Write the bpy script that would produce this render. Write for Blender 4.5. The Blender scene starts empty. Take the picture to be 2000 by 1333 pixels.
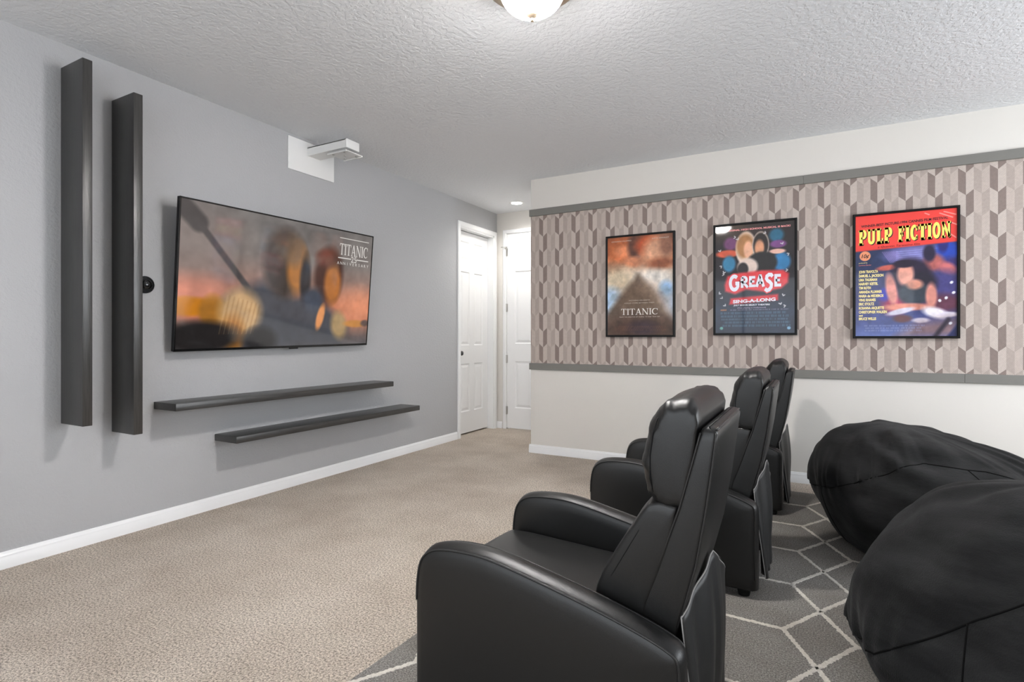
import bpy, bmesh, math, random
import numpy as np
from mathutils import Vector, Matrix

random.seed(7)
rng = np.random.default_rng(11)
SC = bpy.context.scene
COL = SC.collection
PI = math.pi

# ------------------------------------------------------------------ camera
LW, PY, HY, CZ, RX, BY = -3.543, 4.91, 6.044, 2.742, 3.3, -1.9   # left wall x, poster wall y, hall wall y, ceiling z, right wall x, rear wall y
cd = bpy.data.cameras.new('camera')
cam = bpy.data.objects.new('camera', cd)
COL.objects.link(cam)
cam.location = (0, 0, 1.155)
cam.rotation_euler = (PI / 2, 0, math.radians(28.793))
cd.sensor_fit = 'HORIZONTAL'; cd.sensor_width = 36.0
cd.lens = 36.0 * 1066.227 / 2000
cd.shift_y = -6.5 / 2000
cd.clip_start = 0.05
SC.camera = cam

# ------------------------------------------------------------------ exposure, sky, daylight through the side window, added fill from the rear
vs = SC.view_settings
vs.view_transform = 'Standard'; vs.look = 'None'; vs.gamma = 1.0; vs.use_curve_mapping = False
vs.exposure = 0.76
w = bpy.data.worlds.new('sky'); SC.world = w; w.use_nodes = True
w.node_tree.nodes['Background'].inputs[0].default_value = (0.75, 0.87, 1.0, 1)
w.node_tree.nodes['Background'].inputs[1].default_value = 1.0
try:
    SC.cycles.use_denoising = True
    SC.cycles.max_bounces = 10; SC.cycles.diffuse_bounces = 6
    SC.cycles.sample_clamp_indirect = 6.0
except Exception:
    pass

def area_light(name, loc, rot, sx, sy, power, color):
    l = bpy.data.lights.new(name, 'AREA'); l.shape = 'RECTANGLE'; l.size = sx; l.size_y = sy
    l.energy = power; l.color = color
    o = bpy.data.objects.new(name, l); COL.objects.link(o); o.location = loc; o.rotation_euler = rot
    return o
# window on the side wall (right of the camera) and added fill window behind the camera
WIN1 = (1.85, 4.25, 0.75, 2.25)      # y0 y1 z0 z1 on x = RX
FILL_WIN = (-2.6, 1.6, 0.45, 2.35)     # x0 x1 z0 z1 on y = BY
area_light('daylight_and_fill', (RX + 0.10, 3.05, 1.5), (0, PI / 2, 0), 1.5, 2.4, 82, (0.92, 0.96, 1.0))
area_light('daylight_and_fill', (-0.5, BY - 0.10, 1.4), (PI / 2, 0, 0), 4.2, 1.9, 42, (0.97, 0.985, 1.0))  # added fill light; no window is known behind the camera
LAMP_STRENGTH = 330.0
CAN_STRENGTH = 14.0
CAN_POWER = 44.0

# ------------------------------------------------------------------ colour + material helpers
def lin(c):
    return tuple(((v / 255) / 12.92 if v / 255 <= 0.04045 else ((v / 255 + 0.055) / 1.055) ** 2.4) for v in c)
def lin_np(a):
    a = np.clip(a, 0, 255) / 255.0
    return np.where(a <= 0.04045, a / 12.92, ((a + 0.055) / 1.055) ** 2.4)

def mat(name, rgb, rough=0.5, spec=0.5, metal=0.0, coat=0.0, coat_rough=0.1, sheen=0.0):
    m = bpy.data.materials.new(name); m.use_nodes = True
    b = m.node_tree.nodes['Principled BSDF']
    b.inputs['Base Color'].default_value = (*rgb, 1)
    b.inputs['Roughness'].default_value = rough
    b.inputs['Specular IOR Level'].default_value = spec
    b.inputs['Metallic'].default_value = metal
    b.inputs['Coat Weight'].default_value = coat
    b.inputs['Coat Roughness'].default_value = coat_rough
    if sheen:
        b.inputs['Sheen Weight'].default_value = sheen
        b.inputs['Sheen Roughness'].default_value = 0.45
    return m
def N(m, t, **kw):
    n = m.node_tree.nodes.new(t)
    for k, v in kw.items():
        setattr(n, k, v)
    return n
def L(m, a, b):
    m.node_tree.links.new(a, b)
def bsdf(m):
    return m.node_tree.nodes['Principled BSDF']
def coords(m, scale=(1, 1, 1), which='Object'):
    tc = N(m, 'ShaderNodeTexCoord'); mp = N(m, 'ShaderNodeMapping')
    mp.inputs['Scale'].default_value = scale
    L(m, tc.outputs[which], mp.inputs['Vector'])
    return mp.outputs[0]
def noise(m, vec, scale, detail=3.0, rough=0.55):
    n = N(m, 'ShaderNodeTexNoise'); n.inputs['Scale'].default_value = scale
    n.inputs['Detail'].default_value = detail; n.inputs['Roughness'].default_value = rough
    L(m, vec, n.inputs['Vector'])
    return n.outputs['Fac']
def ramp(m, fac, stops):
    r = N(m, 'ShaderNodeValToRGB'); e = r.color_ramp.elements
    while len(e) < len(stops):
        e.new(0.5)
    for el, (p, c) in zip(e, stops):
        el.position = p; el.color = (*c, 1)
    L(m, fac, r.inputs[0])
    return r.outputs[0]
def bump(m, fac, strength, dist=0.01):
    b = N(m, 'ShaderNodeBump'); b.inputs['Strength'].default_value = strength; b.inputs['Distance'].default_value = dist
    L(m, fac, b.inputs['Height']); L(m, b.outputs[0], bsdf(m).inputs['Normal'])
    return b
def mixc(m, fac, a, b):
    x = N(m, 'ShaderNodeMix', data_type='RGBA'); L(m, fac, x.inputs[0])
    x.inputs[6].default_value = (*a, 1) if not hasattr(a, 'links') else (1, 1, 1, 1)
    x.inputs[7].default_value = (*b, 1)
    return x.outputs[2]

M = {}
# painted walls: orange-peel texture
def wall_mat(name, rgb, scale=62, strength=0.55):
    m = mat(name, rgb, 0.55, 0.35)
    v = coords(m)
    f = noise(m, v, scale, 2.5, 0.6)
    bump(m, f, strength, 0.006)
    return m
M['wall_grey'] = wall_mat('grey_wall_paint', (0.408, 0.411, 0.42))
M['wall_cream'] = wall_mat('cream_wall_paint', (0.69, 0.665, 0.625), 90, 0.06)
# knockdown ceiling
m = mat('knockdown_ceiling', (0.745, 0.755, 0.775), 0.8, 0.2); v = coords(m)
f1 = noise(m, v, 38, 3, 0.55)
r1 = ramp(m, f1, [(0.42, (0, 0, 0)), (0.56, (1, 1, 1))])
f2 = noise(m, v, 70, 3, 0.6)
mx = N(m, 'ShaderNodeMath', operation='MULTIPLY_ADD'); L(m, f2, mx.inputs[0]); mx.inputs[1].default_value = 0.8; L(m, r1, mx.inputs[2])
bump(m, mx.outputs[0], 0.38, 0.005)
M['ceiling'] = m
# carpet
m = mat('beige_carpet', (0.4, 0.35, 0.3), 1.0, 0.05, sheen=0.15); v = coords(m)
f1 = noise(m, v, 120, 4, 0.75); f2 = noise(m, v, 2.2, 3, 0.6); f3 = noise(m, v, 330, 2, 0.6)
ad = N(m, 'ShaderNodeMath', operation='MULTIPLY_ADD'); L(m, f3, ad.inputs[0]); ad.inputs[1].default_value = 0.45; L(m, f1, ad.inputs[2])
c1 = ramp(m, ad.outputs[0], [(0.545, (0.10, 0.078, 0.058)), (0.67, (0.445, 0.372, 0.305)), (0.80, (0.92, 0.815, 0.705))])
c2 = ramp(m, f2, [(0.32, (0.80, 0.775, 0.75)), (0.66, (1.0, 1.0, 1.0))])
mm = N(m, 'ShaderNodeMix', data_type='RGBA', blend_type='MULTIPLY'); mm.inputs[0].default_value = 1
L(m, c1, mm.inputs[6]); L(m, c2, mm.inputs[7]); L(m, mm.outputs[2], bsdf(m).inputs['Base Color'])
bump(m, ad.outputs[0], 1.0, 0.012)
M['carpet'] = m
# rug pile
def rug_mat(name, a, b, dark=0.35):
    m = mat(name, a, 1.0, 0.05, sheen=0.1); v = coords(m)
    f = noise(m, v, 170, 4, 0.8); g = noise(m, v, 3.0, 2)
    c = ramp(m, f, [(0.36, tuple(x * dark for x in a)), (0.5, a), (0.68, b)])
    c2 = ramp(m, g, [(0.35, (0.78, 0.76, 0.74)), (0.65, (1, 1, 1))])
    mm = N(m, 'ShaderNodeMix', data_type='RGBA', blend_type='MULTIPLY'); mm.inputs[0].default_value = 1
    L(m, c, mm.inputs[6]); L(m, c2, mm.inputs[7]); L(m, mm.outputs[2], bsdf(m).inputs['Base Color'])
    bump(m, f, 1.0, 0.01)
    return m
M['rug'] = rug_mat('taupe_rug_pile', (0.275, 0.256, 0.236), (0.58, 0.55, 0.51))
M['rug_line'] = rug_mat('cream_rug_pile', (0.88, 0.83, 0.76), (0.98, 0.95, 0.90), 0.8)
# whites, metals
M['white'] = mat('white_trim_paint', (0.83, 0.835, 0.84), 0.35, 0.5)
M['door_white'] = mat('white_door_paint', (0.84, 0.845, 0.85), 0.4, 0.5)
M['plastic_white'] = mat('white_powder_coat', (0.78, 0.78, 0.77), 0.4, 0.4)
M['steel'] = mat('brushed_nickel', (0.55, 0.54, 0.52), 0.3, 0.5, metal=1.0)
M['dark_steel'] = mat('dark_metal', (0.08, 0.08, 0.08), 0.35, 0.5, metal=0.6)
M['bronze'] = mat('champagne_bronze', (0.55, 0.44, 0.33), 0.32, 0.5, metal=0.9)
M['black'] = mat('satin_black', (0.005, 0.005, 0.0055), 0.5, 0.2)
M['black_thread'] = mat('black_thread', (0.003, 0.003, 0.003), 0.9, 0.1)
M['black_gloss'] = mat('gloss_black', (0.006, 0.006, 0.006), 0.12, 0.5)
M['dark_gap'] = mat('dark_gap', (0.01, 0.01, 0.01), 0.9, 0.1)
# grey painted boards
m = mat('taupe_grey_board_paint', (0.19, 0.185, 0.17), 0.5, 0.35)
bump(m, noise(m, coords(m, (2, 60, 60)), 6, 3), 0.15, 0.003); M['board'] = m
# black stained planks (grain runs along local X)
m = mat('black_stained_pine', (0.035, 0.034, 0.033), 0.33, 0.8); v = coords(m, (1.2, 38, 38))
f = noise(m, v, 5, 5, 0.65)
c = ramp(m, f, [(0.3, (0.012, 0.0115, 0.011)), (0.7, (0.040, 0.038, 0.036))]); L(m, c, bsdf(m).inputs['Base Color'])
rr = N(m, 'ShaderNodeMapRange'); L(m, f, rr.inputs[0]); rr.inputs[3].default_value = 0.24; rr.inputs[4].default_value = 0.46
L(m, rr.outputs[0], bsdf(m).inputs['Roughness'])
bump(m, f, 0.25, 0.003); M['plank'] = m
# black bonded leather
def leather(name, rgb, rough, bs):
    m = mat(name, rgb, rough, 0.42); v = coords(m)
    vo = N(m, 'ShaderNodeTexVoronoi', feature='DISTANCE_TO_EDGE'); vo.inputs['Scale'].default_value = 420
    L(m, v, vo.inputs['Vector'])
    f = noise(m, v, 9, 3)
    a = N(m, 'ShaderNodeMath', operation='MULTIPLY_ADD'); L(m, f, a.inputs[0]); a.inputs[1].default_value = 2.2; L(m, vo.outputs[0], a.inputs[2])
    bump(m, a.outputs[0], bs, 0.004)
    return m
M['leather'] = leather('black_leather', (0.0075, 0.0073, 0.0071), 0.38, 0.10)
M['leather_piping'] = leather('black_leather_piping', (0.018, 0.0175, 0.017), 0.38, 0.05)
M['flap'] = leather('black_leatherette_cloth', (0.016, 0.016, 0.016), 0.46, 0.12)
M['flap_edge'] = mat('grey_cut_edge', (0.30, 0.29, 0.28), 0.8, 0.2)
# black microsuede
m = mat('black_microsuede', (0.010, 0.010, 0.0105), 0.85, 0.15, sheen=0.05); v = coords(m, (1, 1, 3))
f = noise(m, v, 4.0, 4, 0.6); g = noise(m, coords(m), 260, 2)
c = ramp(m, f, [(0.35, (0.005, 0.005, 0.005)), (0.70, (0.018, 0.018, 0.0185))]); L(m, c, bsdf(m).inputs['Base Color'])
a = N(m, 'ShaderNodeMath', operation='MULTIPLY_ADD'); L(m, f, a.inputs[0]); a.inputs[1].default_value = 5.0; L(m, g, a.inputs[2])
bump(m, a.outputs[0], 0.30, 0.008); M['suede'] = m
# wallpaper cells
def paper(name, a, weave):
    m = mat(name, a, 0.6, 0.3); v = coords(m)
    wv = N(m, 'ShaderNodeTexChecker'); wv.inputs['Scale'].default_value = 170; L(m, v, wv.inputs['Vector'])
    wv.inputs['Color1'].default_value = (*[min(1, x * (1 + weave)) for x in a], 1)
    wv.inputs['Color2'].default_value = (*[x * (1 - weave) for x in a], 1)
    f = noise(m, v, 55, 3, 0.7)
    c2 = ramp(m, f, [(0.3, (0.90, 0.90, 0.90)), (0.7, (1.06, 1.06, 1.06))])
    mm = N(m, 'ShaderNodeMix', data_type='RGBA', blend_type='MULTIPLY'); mm.inputs[0].default_value = 1
    L(m, wv.outputs[0], mm.inputs[6]); L(m, c2, mm.inputs[7]); L(m, mm.outputs[2], bsdf(m).inputs['Base Color'])
    return m
PAPER = [paper('wallpaper_dark_taupe', (0.235, 0.185, 0.165), 0.05), paper('wallpaper_mid_taupe', (0.40, 0.338, 0.302), 0.04),
         paper('wallpaper_pale_weave', (0.51, 0.442, 0.40), 0.10), paper('wallpaper_pale_rose', (0.475, 0.405, 0.365), 0.08)]
# emissive
def emit(name, rgb, s):
    m = bpy.data.materials.new(name); m.use_nodes = True
    b = bsdf(m); b.inputs['Base Color'].default_value = (0.9, 0.88, 0.85, 1)
    b.inputs['Emission Color'].default_value = (*rgb, 1); b.inputs['Emission Strength'].default_value = s
    b.inputs['Roughness'].default_value = 0.25
    return m
m = emit('lit_frosted_glass', (1.0, 0.975, 0.945), LAMP_STRENGTH)      # bulbs sit low in the bowl: the glass is brightest towards its bottom
tc = N(m, 'ShaderNodeTexCoord'); sp = N(m, 'ShaderNodeSeparateXYZ'); L(m, tc.outputs['Object'], sp.inputs[0])
mr = N(m, 'ShaderNodeMapRange'); L(m, sp.outputs['Z'], mr.inputs[0])
mr.inputs[1].default_value = -0.130; mr.inputs[2].default_value = -0.188; mr.inputs[3].default_value = LAMP_STRENGTH * 0.022; mr.inputs[4].default_value = LAMP_STRENGTH
L(m, mr.outputs[0], bsdf(m).inputs['Emission Strength']); M['lamp_glass'] = m
M['can_lens'] = emit('lit_downlight_lens', (1.0, 0.97, 0.93), CAN_STRENGTH)
# printed sheets: colours of the print are stored per vertex
m = mat('printed_poster_under_acrylic', (0.5, 0.5, 0.5), 0.5, 0.3, coat=0.35, coat_rough=0.04)
at = N(m, 'ShaderNodeVertexColor'); at.layer_name = 'print'; L(m, at.outputs[0], bsdf(m).inputs['Base Color']); M['print'] = m
m = mat('lit_screen', (0.006, 0.006, 0.006), 0.07, 1.0)
at = N(m, 'ShaderNodeVertexColor'); at.layer_name = 'print'; L(m, at.outputs[0], bsdf(m).inputs['Emission Color'])
bsdf(m).inputs['Emission Strength'].default_value = 0.52; M['screen'] = m
INK = {}
def ink(rgb, coat=True):
    k = tuple(rgb)
    if k not in INK:
        INK[k] = mat('ink_%d' % (len(INK) + 1), lin(rgb), 0.5, 0.3, coat=0.35, coat_rough=0.04)
    return INK[k]
m = mat('lit_screen_lettering', (0.01, 0.01, 0.01), 0.1, 0.7)
bsdf(m).inputs['Emission Color'].default_value = (*lin((205, 200, 195)), 1); bsdf(m).inputs['Emission Strength'].default_value = 0.62
M['screen_text'] = m

# ------------------------------------------------------------------ mesh helpers
def new_obj(name, me, parent=None, loc=None, rot=None):
    o = bpy.data.objects.new(name, me); COL.objects.link(o)
    if parent is not None: o.parent = parent
    if loc is not None: o.location = loc
    if rot is not None: o.rotation_euler = rot
    return o
def thing(name, label, cat, loc=(0, 0, 0), rot=(0, 0, 0), group=None):
    o = new_obj(name, None, None, loc, rot); o.empty_display_size = 0.1
    return tag(o, label, cat, group)
def tag(o, label, cat, group=None):
    o['label'] = label; o['category'] = cat
    if group: o['group'] = group
    return o
def struct(o, label=None):
    o['kind'] = 'structure'
    if label: o['label'] = label
    return o
def mesh_obj(name, V, F, mats, parent=None, smooth=None, mi=None, loc=None, rot=None, fix=True):
    me = bpy.data.meshes.new(name)
    me.from_pydata([tuple(p) for p in V], [], F)
    if not isinstance(mats, (list, tuple)): mats = [mats]
    for x in mats: me.materials.append(x)
    if mi is not None: me.polygons.foreach_set('material_index', mi)
    if fix:
        bm = bmesh.new(); bm.from_mesh(me); bmesh.ops.recalc_face_normals(bm, faces=bm.faces); bm.to_mesh(me); bm.free()
    if smooth is not None:
        me.shade_smooth()
        if smooth < 179: me.set_sharp_from_angle(angle=math.radians(smooth))
    me.update()
    return new_obj(name, me, parent, loc, rot)
class MB:
    def __init__(s): s.V = []; s.F = []; s.mi = []
    def add(s, V, F, k=0):
        o = len(s.V); s.V += [tuple(p) for p in V]; s.F += [tuple(i + o for i in f) for f in F]; s.mi += [k] * len(F)
    def box(s, a, b, k=0):
        (x0, y0, z0), (x1, y1, z1) = a, b
        s.add([(x0, y0, z0), (x1, y0, z0), (x1, y1, z0), (x0, y1, z0), (x0, y0, z1), (x1, y0, z1), (x1, y1, z1), (x0, y1, z1)],
              [(0, 3, 2, 1), (4, 5, 6, 7), (0, 1, 5, 4), (1, 2, 6, 5), (2, 3, 7, 6), (3, 0, 4, 7)], k)
    def rbox(s, a, b, r, k=0, seg=3):
        """box with all edges rounded"""
        bm = bmesh.new(); bmesh.ops.create_cube(bm, size=1)
        c = [(p + q) / 2 for p, q in zip(a, b)]; d = [abs(q - p) for p, q in zip(a, b)]
        for v in bm.verts: v.co = Vector((c[i] + v.co[i] * d[i] for i in range(3)))
        bmesh.ops.bevel(bm, geom=list(bm.edges), offset=r, segments=seg, affect='EDGES', profile=0.5)
        s.bm(bm, k)
    def bm(s, bm, k=0):
        bm.verts.ensure_lookup_table(); bm.verts.index_update()
        s.add([v.co[:] for v in bm.verts], [[v.index for v in f.verts] for f in bm.faces], k); bm.free()
    def loft(s, rings, cap=True, k=0, closed=True):
        n = len(rings[0]); V = [p for r in rings for p in r]; F = []
        for i in range(len(rings) - 1):
            for j in range(n if closed else n - 1):
                a = i * n + j; b = i * n + (j + 1) % n
                F.append((a, b, b + n, a + n))
        if cap:
            F.append(tuple(range(n))[::-1]); F.append(tuple((len(rings) - 1) * n + j for j in range(n)))
        s.add(V, F, k)
    def tube(s, pts, r, n=8, k=0, closed=False):
        P = [Vector(p) for p in pts]; rings = []
        up = None
        for i, p in enumerate(P):
            if closed: t = (P[(i + 1) % len(P)] - P[i - 1]).normalized()
            else: t = (P[min(i + 1, len(P) - 1)] - P[max(i - 1, 0)]).normalized()
            if up is None:
                up = Vector((0, 0, 1)) if abs(t.z) < 0.9 else Vector((1, 0, 0))
            sx = t.cross(up).normalized(); up = sx.cross(t).normalized()
            rings.append([tuple(p + sx * r * math.cos(2 * PI * q / n) + up * r * math.sin(2 * PI * q / n)) for q in range(n)])
        if closed: rings.append(rings[0])
        s.loft(rings, cap=not closed, k=k)
    def lathe(s, prof, n=48, k=0, axis='z'):
        rings = []
        for (r, z) in prof:
            rings.append([(r * math.cos(2 * PI * i / n), r * math.sin(2 * PI * i / n), z) for i in range(n)])
        s.loft(rings, cap=True, k=k)
    def build(s, name, mats, parent=None, smooth=None, loc=None, rot=None, fix=True):
        return mesh_obj(name, s.V, s.F, mats, parent, smooth, s.mi if isinstance(mats, (list, tuple)) else None, loc, rot, fix)
def catmull(P, n=8):
    P = [Vector(p) for p in P]; out = []
    for i in range(len(P) - 1):
        a = P[max(i - 1, 0)]; b = P[i]; c = P[i + 1]; d = P[min(i + 2, len(P) - 1)]
        for q in range(n):
            t = q / n
            out.append(0.5 * ((2 * b) + (c - a) * t + (2 * a - 5 * b + 4 * c - d) * t * t + (3 * b - a - 3 * c + d) * t ** 3))
    out.append(P[-1]); return out

# ------------------------------------------------------------------ room shell
b = MB(); b.box((LW - 0.3, BY - 0.3, -0.06), (RX + 0.3, HY + 0.3, 0)); struct(b.build('floor', M['carpet']), 'beige cut pile carpet')
b = MB(); b.box((LW - 0.3, BY - 0.3, CZ), (RX + 0.3, HY + 0.3, CZ + 0.1)); struct(b.build('ceiling', M['ceiling']), 'grey white textured ceiling')
DL0, DL1, DH = 5.205, 5.972, 2.445           # doorway in the left wall
b = MB()
b.box((LW - 0.14, BY - 0.1, 0), (LW, DL0, CZ)); b.box((LW - 0.14, DL1, 0), (LW, HY + 0.12, CZ)); b.box((LW - 0.14, DL0, DH), (LW, DL1, CZ))
b.box((LW - 0.16, DL0 - 0.02, 0), (LW - 0.14, DL1 + 0.02, DH + 0.02))
struct(b.build('wall_left', M['wall_grey']), 'grey painted wall behind the television')
D2X0, D2X1 = -3.398, -2.56                    # doorway in the hall end wall
b = MB()
b.box((LW, HY, 0), (D2X0, HY + 0.12, CZ)); b.box((D2X1, HY, 0), (-2.40, HY + 0.12, CZ)); b.box((D2X0, HY, 2.475), (D2X1, HY + 0.12, CZ))
struct(b.build('wall_hall', M['wall_cream']), 'cream wall at the end of the short hall')
b = MB(); b.box((-2.481, PY, 0), (RX, HY + 0.12, CZ))
wr = struct(b.build('wall_right', M['wall_cream']), 'cream wall with patterned wallpaper band')
# side wall with a window, rear wall with an added fill window (outside the frame)
y0, y1, z0, z1 = WIN1
b = MB(); b.box((RX, BY, 0), (RX + 0.12, y0, CZ)); b.box((RX, y1, 0), (RX + 0.12, PY, CZ)); b.box((RX, y0, 0), (RX + 0.12, y1, z0)); b.box((RX, y0, z1), (RX + 0.12, y1, CZ))
struct(b.build('wall_side', M['wall_cream']))
x0, x1, z0b, z1b = FILL_WIN
b = MB(); b.box((LW, BY - 0.12, 0), (x0, BY, CZ)); b.box((x1, BY - 0.12, 0), (RX + 0.12, BY, CZ)); b.box((x0, BY - 0.12, 0), (x1, BY, z0b)); b.box((x0, BY - 0.12, z1b), (x1, BY, CZ))
struct(b.build('wall_rear', M['wall_cream']))
b = MB()
for (a0, a1) in ((y0, y0 + 0.05), (y1 - 0.05, y1), ((y0 + y1) / 2 - 0.025, (y0 + y1) / 2 + 0.025)): b.box((RX + 0.02, a0, z0), (RX + 0.07, a1, z1))
for (a0, a1) in ((z0, z0 + 0.05), (z1 - 0.05, z1), ((z0 + z1) / 2 - 0.02, (z0 + z1) / 2 + 0.02)): b.box((RX + 0.02, y0, a0), (RX + 0.07, y1, a1))
struct(b.build('window_1', M['white']))
b = MB()
for (a0, a1) in ((x0, x0 + 0.05), (x1 - 0.05, x1), (x0 + 1.38, x0 + 1.43), (x0 + 2.78, x0 + 2.83)): b.box((a0, BY - 0.07, z0b), (a1, BY - 0.02, z1b))
for (a0, a1) in ((z0b, z0b + 0.05), (z1b - 0.05, z1b)): b.box((x0, BY - 0.07, a0), (x1, BY - 0.02, a1))
struct(b.build('rear_fill_window', M['white']))  # frame of the added rear opening that lets the fill in
# baseboards (stepped profile)
BP = [(0, 0), (0.016, 0), (0.016, 0.050), (0.013, 0.056), (0.013, 0.066), (0.008, 0.074), (0.006, 0.082), (0, 0.084)]
def baseboard(name, p, q, nrm, label):
    p, q, nrm = Vector(p), Vector(q), Vector(nrm)
    rings = [[tuple(c + nrm * d + Vector((0, 0, z))) for d, z in BP] for c in (p, q)]
    b = MB(); b.loft(rings); return struct(b.build(name, M['white'], smooth=30), label)
baseboard('baseboard_left', (LW, BY, 0), (LW, 5.142, 0), (1, 0, 0), 'white baseboard under the grey television wall')
baseboard('baseboard_right', (-2.497, PY, 0), (RX, PY, 0), (0, -1, 0), 'white baseboard under the cream poster wall')
baseboard('baseboard_corner', (-2.481, PY, 0), (-2.481, HY, 0), (-1, 0, 0), 'white baseboard round the wall end')
baseboard('baseboard_hall', (LW, HY, 0), (-3.462, HY, 0), (0, -1, 0), 'short white baseboard between the two door casings')
baseboard('baseboard_side', (RX, BY, 0), (RX, PY, 0), (-1, 0, 0), None)
# wallpaper band: one mesh of slanted cells
W0, ZT0, PH, SL = 0.17337 / 4, 2.355, 0.1575, 0.038
bm_ = MB(); xa = -2.3879 - 0.17337
zlo, zhi = 0.885, 2.385
def clip(poly, z, keep_above):
    out = []
    for i in range(len(poly)):
        a, c = poly[i], poly[(i + 1) % len(poly)]
        ia = (a[1] >= z) if keep_above else (a[1] <= z); ic = (c[1] >= z) if keep_above else (c[1] <= z)
        if ia: out.append(a)
        if ia != ic:
            t = (z - a[1]) / (c[1] - a[1]); out.append((a[0] + (c[0] - a[0]) * t, z))
    return out
ncol = int((RX - xa) / W0) + 2
for i in range(ncol):
    cx0 = max(xa + i * W0, -2.481); cx1 = min(xa + (i + 1) * W0, RX)
    if cx1 <= cx0: continue
    k = i % 4
    for j in range(-2, 12):
        # columns: A slants down to the right, B up, C down, D up
        if k in (0, 2): tl, tr = ZT0 - j * PH, ZT0 - SL - j * PH
        else: tl, tr = ZT0 - SL - j * PH, ZT0 - j * PH
        poly = [(cx0, tl), (cx1, tr), (cx1, tr - PH), (cx0, tl - PH)]
        poly = clip(poly, zlo, True)
        if len(poly) > 2: poly = clip(poly, zhi, False)
        if len(poly) < 3: continue
        even = (j % 2 == 0)
        if k == 0: mi = 0 if even else 2
        elif k == 1: mi = 2 if even else 0
        elif k == 2: mi = 1 if even else 3
        else: mi = 3 if even else 1
        bm_.add([(p[0], PY - 0.002, p[1]) for p in poly], [tuple(range(len(poly)))], mi)
wp = bm_.build('wallpaper', PAPER, wr, fix=False)
wp['label'] = 'taupe and blush geometric wallpaper'
# board trims above and below the wallpaper, each of two lengths butted together
def trim(name, x0, x1, z0, z1, label):
    b = MB(); b.rbox((x0, PY - 0.02, z0), (x1, PY, z1), 0.002, seg=1); return struct(b.build(name, M['board']), label)
trim('trim_1', -2.492, -0.0605, 2.372, 2.439, 'grey board above the wallpaper, left length'); trim('trim_2', -0.0595, RX, 2.372, 2.439, 'grey board above the wallpaper, right length')
trim('trim_3', -2.492, 0.9395, 0.836, 0.900, 'grey board below the wallpaper, left length'); trim('trim_4', 0.9405, RX, 0.836, 0.900, 'grey board below the wallpaper, right length')

# ------------------------------------------------------------------ doors (local frame: x right, z up, front faces -y)
def casing_mesh(w, h, cw, t):
    prof = [(0, 0), (0, -t * 0.55), (cw * 0.25, -t), (cw * 0.8, -t), (cw, -t * 0.7), (cw, 0)]     # (distance outward from opening, depth)
    path = lambda d: [(-d, 0), (-d, h + d), (w + d, h + d), (w + d, 0)]
    rings = []
    for i in range(4):
        rings.append([(path(d)[i][0], y, path(d)[i][1]) for d, y in prof])
    b = MB(); b.loft(rings); return b
def door(name, label, loc, rot, w, h, flip, knob_x=None, hinges=()):
    root = struct(new_obj(name, None, None, loc, rot), label)
    # slab with six raised panels: a grid of rails with each panel pushed in and a raised field
    stile = 0.115; mid = 0.10; pw = (w - 2 * stile - mid) / 2
    rows = [(0.100, 0.345), (0.425, 0.605) if False else (0.34 * h, 0.34 * h), ]
    rows = [(h - 0.345, h - 0.115), (0.435 * h, h - 0.475), (0.105 * h, 0.345 * h)]
    b = MB(); t = 0.035
    xs = [0, stile, stile + pw, stile + pw + mid, w - stile, w]
    zs = [0] + [z for r in rows[::-1] for z in r] + [h]
    for i in range(5):
        for j in range(len(zs) - 1):
            px0, px1, pz0, pz1 = xs[i], xs[i + 1], zs[j], zs[j + 1]
            if i in (1, 3) and j in (1, 3, 5):
                rr = [(0, 0), (0.012, 0.009), (0.020, 0.009), (0.045, 0.002), ]
                R = [[(px0 + d, y, pz0 + d), (px1 - d, y, pz0 + d), (px1 - d, y, pz1 - d), (px0 + d, y, pz1 - d)] for d, y in rr]
                for q in range(len(R) - 1):
                    for e in range(4):
                        b.add([R[q][e], R[q][(e + 1) % 4], R[q + 1][(e + 1) % 4], R[q + 1][e]], [(0, 1, 2, 3)])
                b.add(R[-1], [(0, 1, 2, 3)])
            else:
                b.add([(px0, 0, pz0), (px1, 0, pz0), (px1, 0, pz1), (px0, 0, pz1)], [(0, 1, 2, 3)])
    b.add([(0, 0, 0), (0, t, 0), (w, t, 0), (w, 0, 0), (0, 0, h), (0, t, h), (w, t, h), (w, 0, h)],
          [(0, 1, 5, 4), (1, 2, 6, 5), (2, 3, 7, 6), (0, 3, 2, 1), (4, 5, 6, 7)])
    slab = b.build('door_slab', M['door_white'], root, fix=False)
    return root, slab
# door 1: recessed in the grey wall
d1w = DL1 - DL0 - 0.044
rt, slab = door('door_1', 'white six panel door in the grey television wall', (LW, DL0, 0), (0, 0, PI / 2), d1w, DH - 0.045, False)
slab.location = (0.022, 0.085, 0.018)
cs = casing_mesh(DL1 - DL0 - 0.012, DH - 0.006, 0.058, 0.018).build('casing', M['white'], rt, smooth=25); cs.location = (0.006, 0, 0)
b = MB(); W_ = DL1 - DL0
b.box((0, 0, 0), (0.019, 0.14, DH)); b.box((W_ - 0.019, 0, 0), (W_, 0.14, DH)); b.box((0, 0, DH - 0.019), (W_, 0.14, DH))
b.box((0.019, 0.122, 0), (0.032, 0.14, DH)); b.box((W_ - 0.032, 0.122, 0), (W_ - 0.019, 0.14, DH))
b.build('jamb', M['white'], rt)
b = MB(); b.lathe([(0.002, 0), (0.032, 0), (0.032, 0.006), (0.012, 0.010), (0.011, 0.03), (0.022, 0.038), (0.028, 0.05), (0.024, 0.062), (0.010, 0.068), (0.001, 0.069)], 24)
b.build('knob', M['dark_steel'], slab, 50, (0.065, 0, 0.955), (PI / 2, 0, 0))
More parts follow.
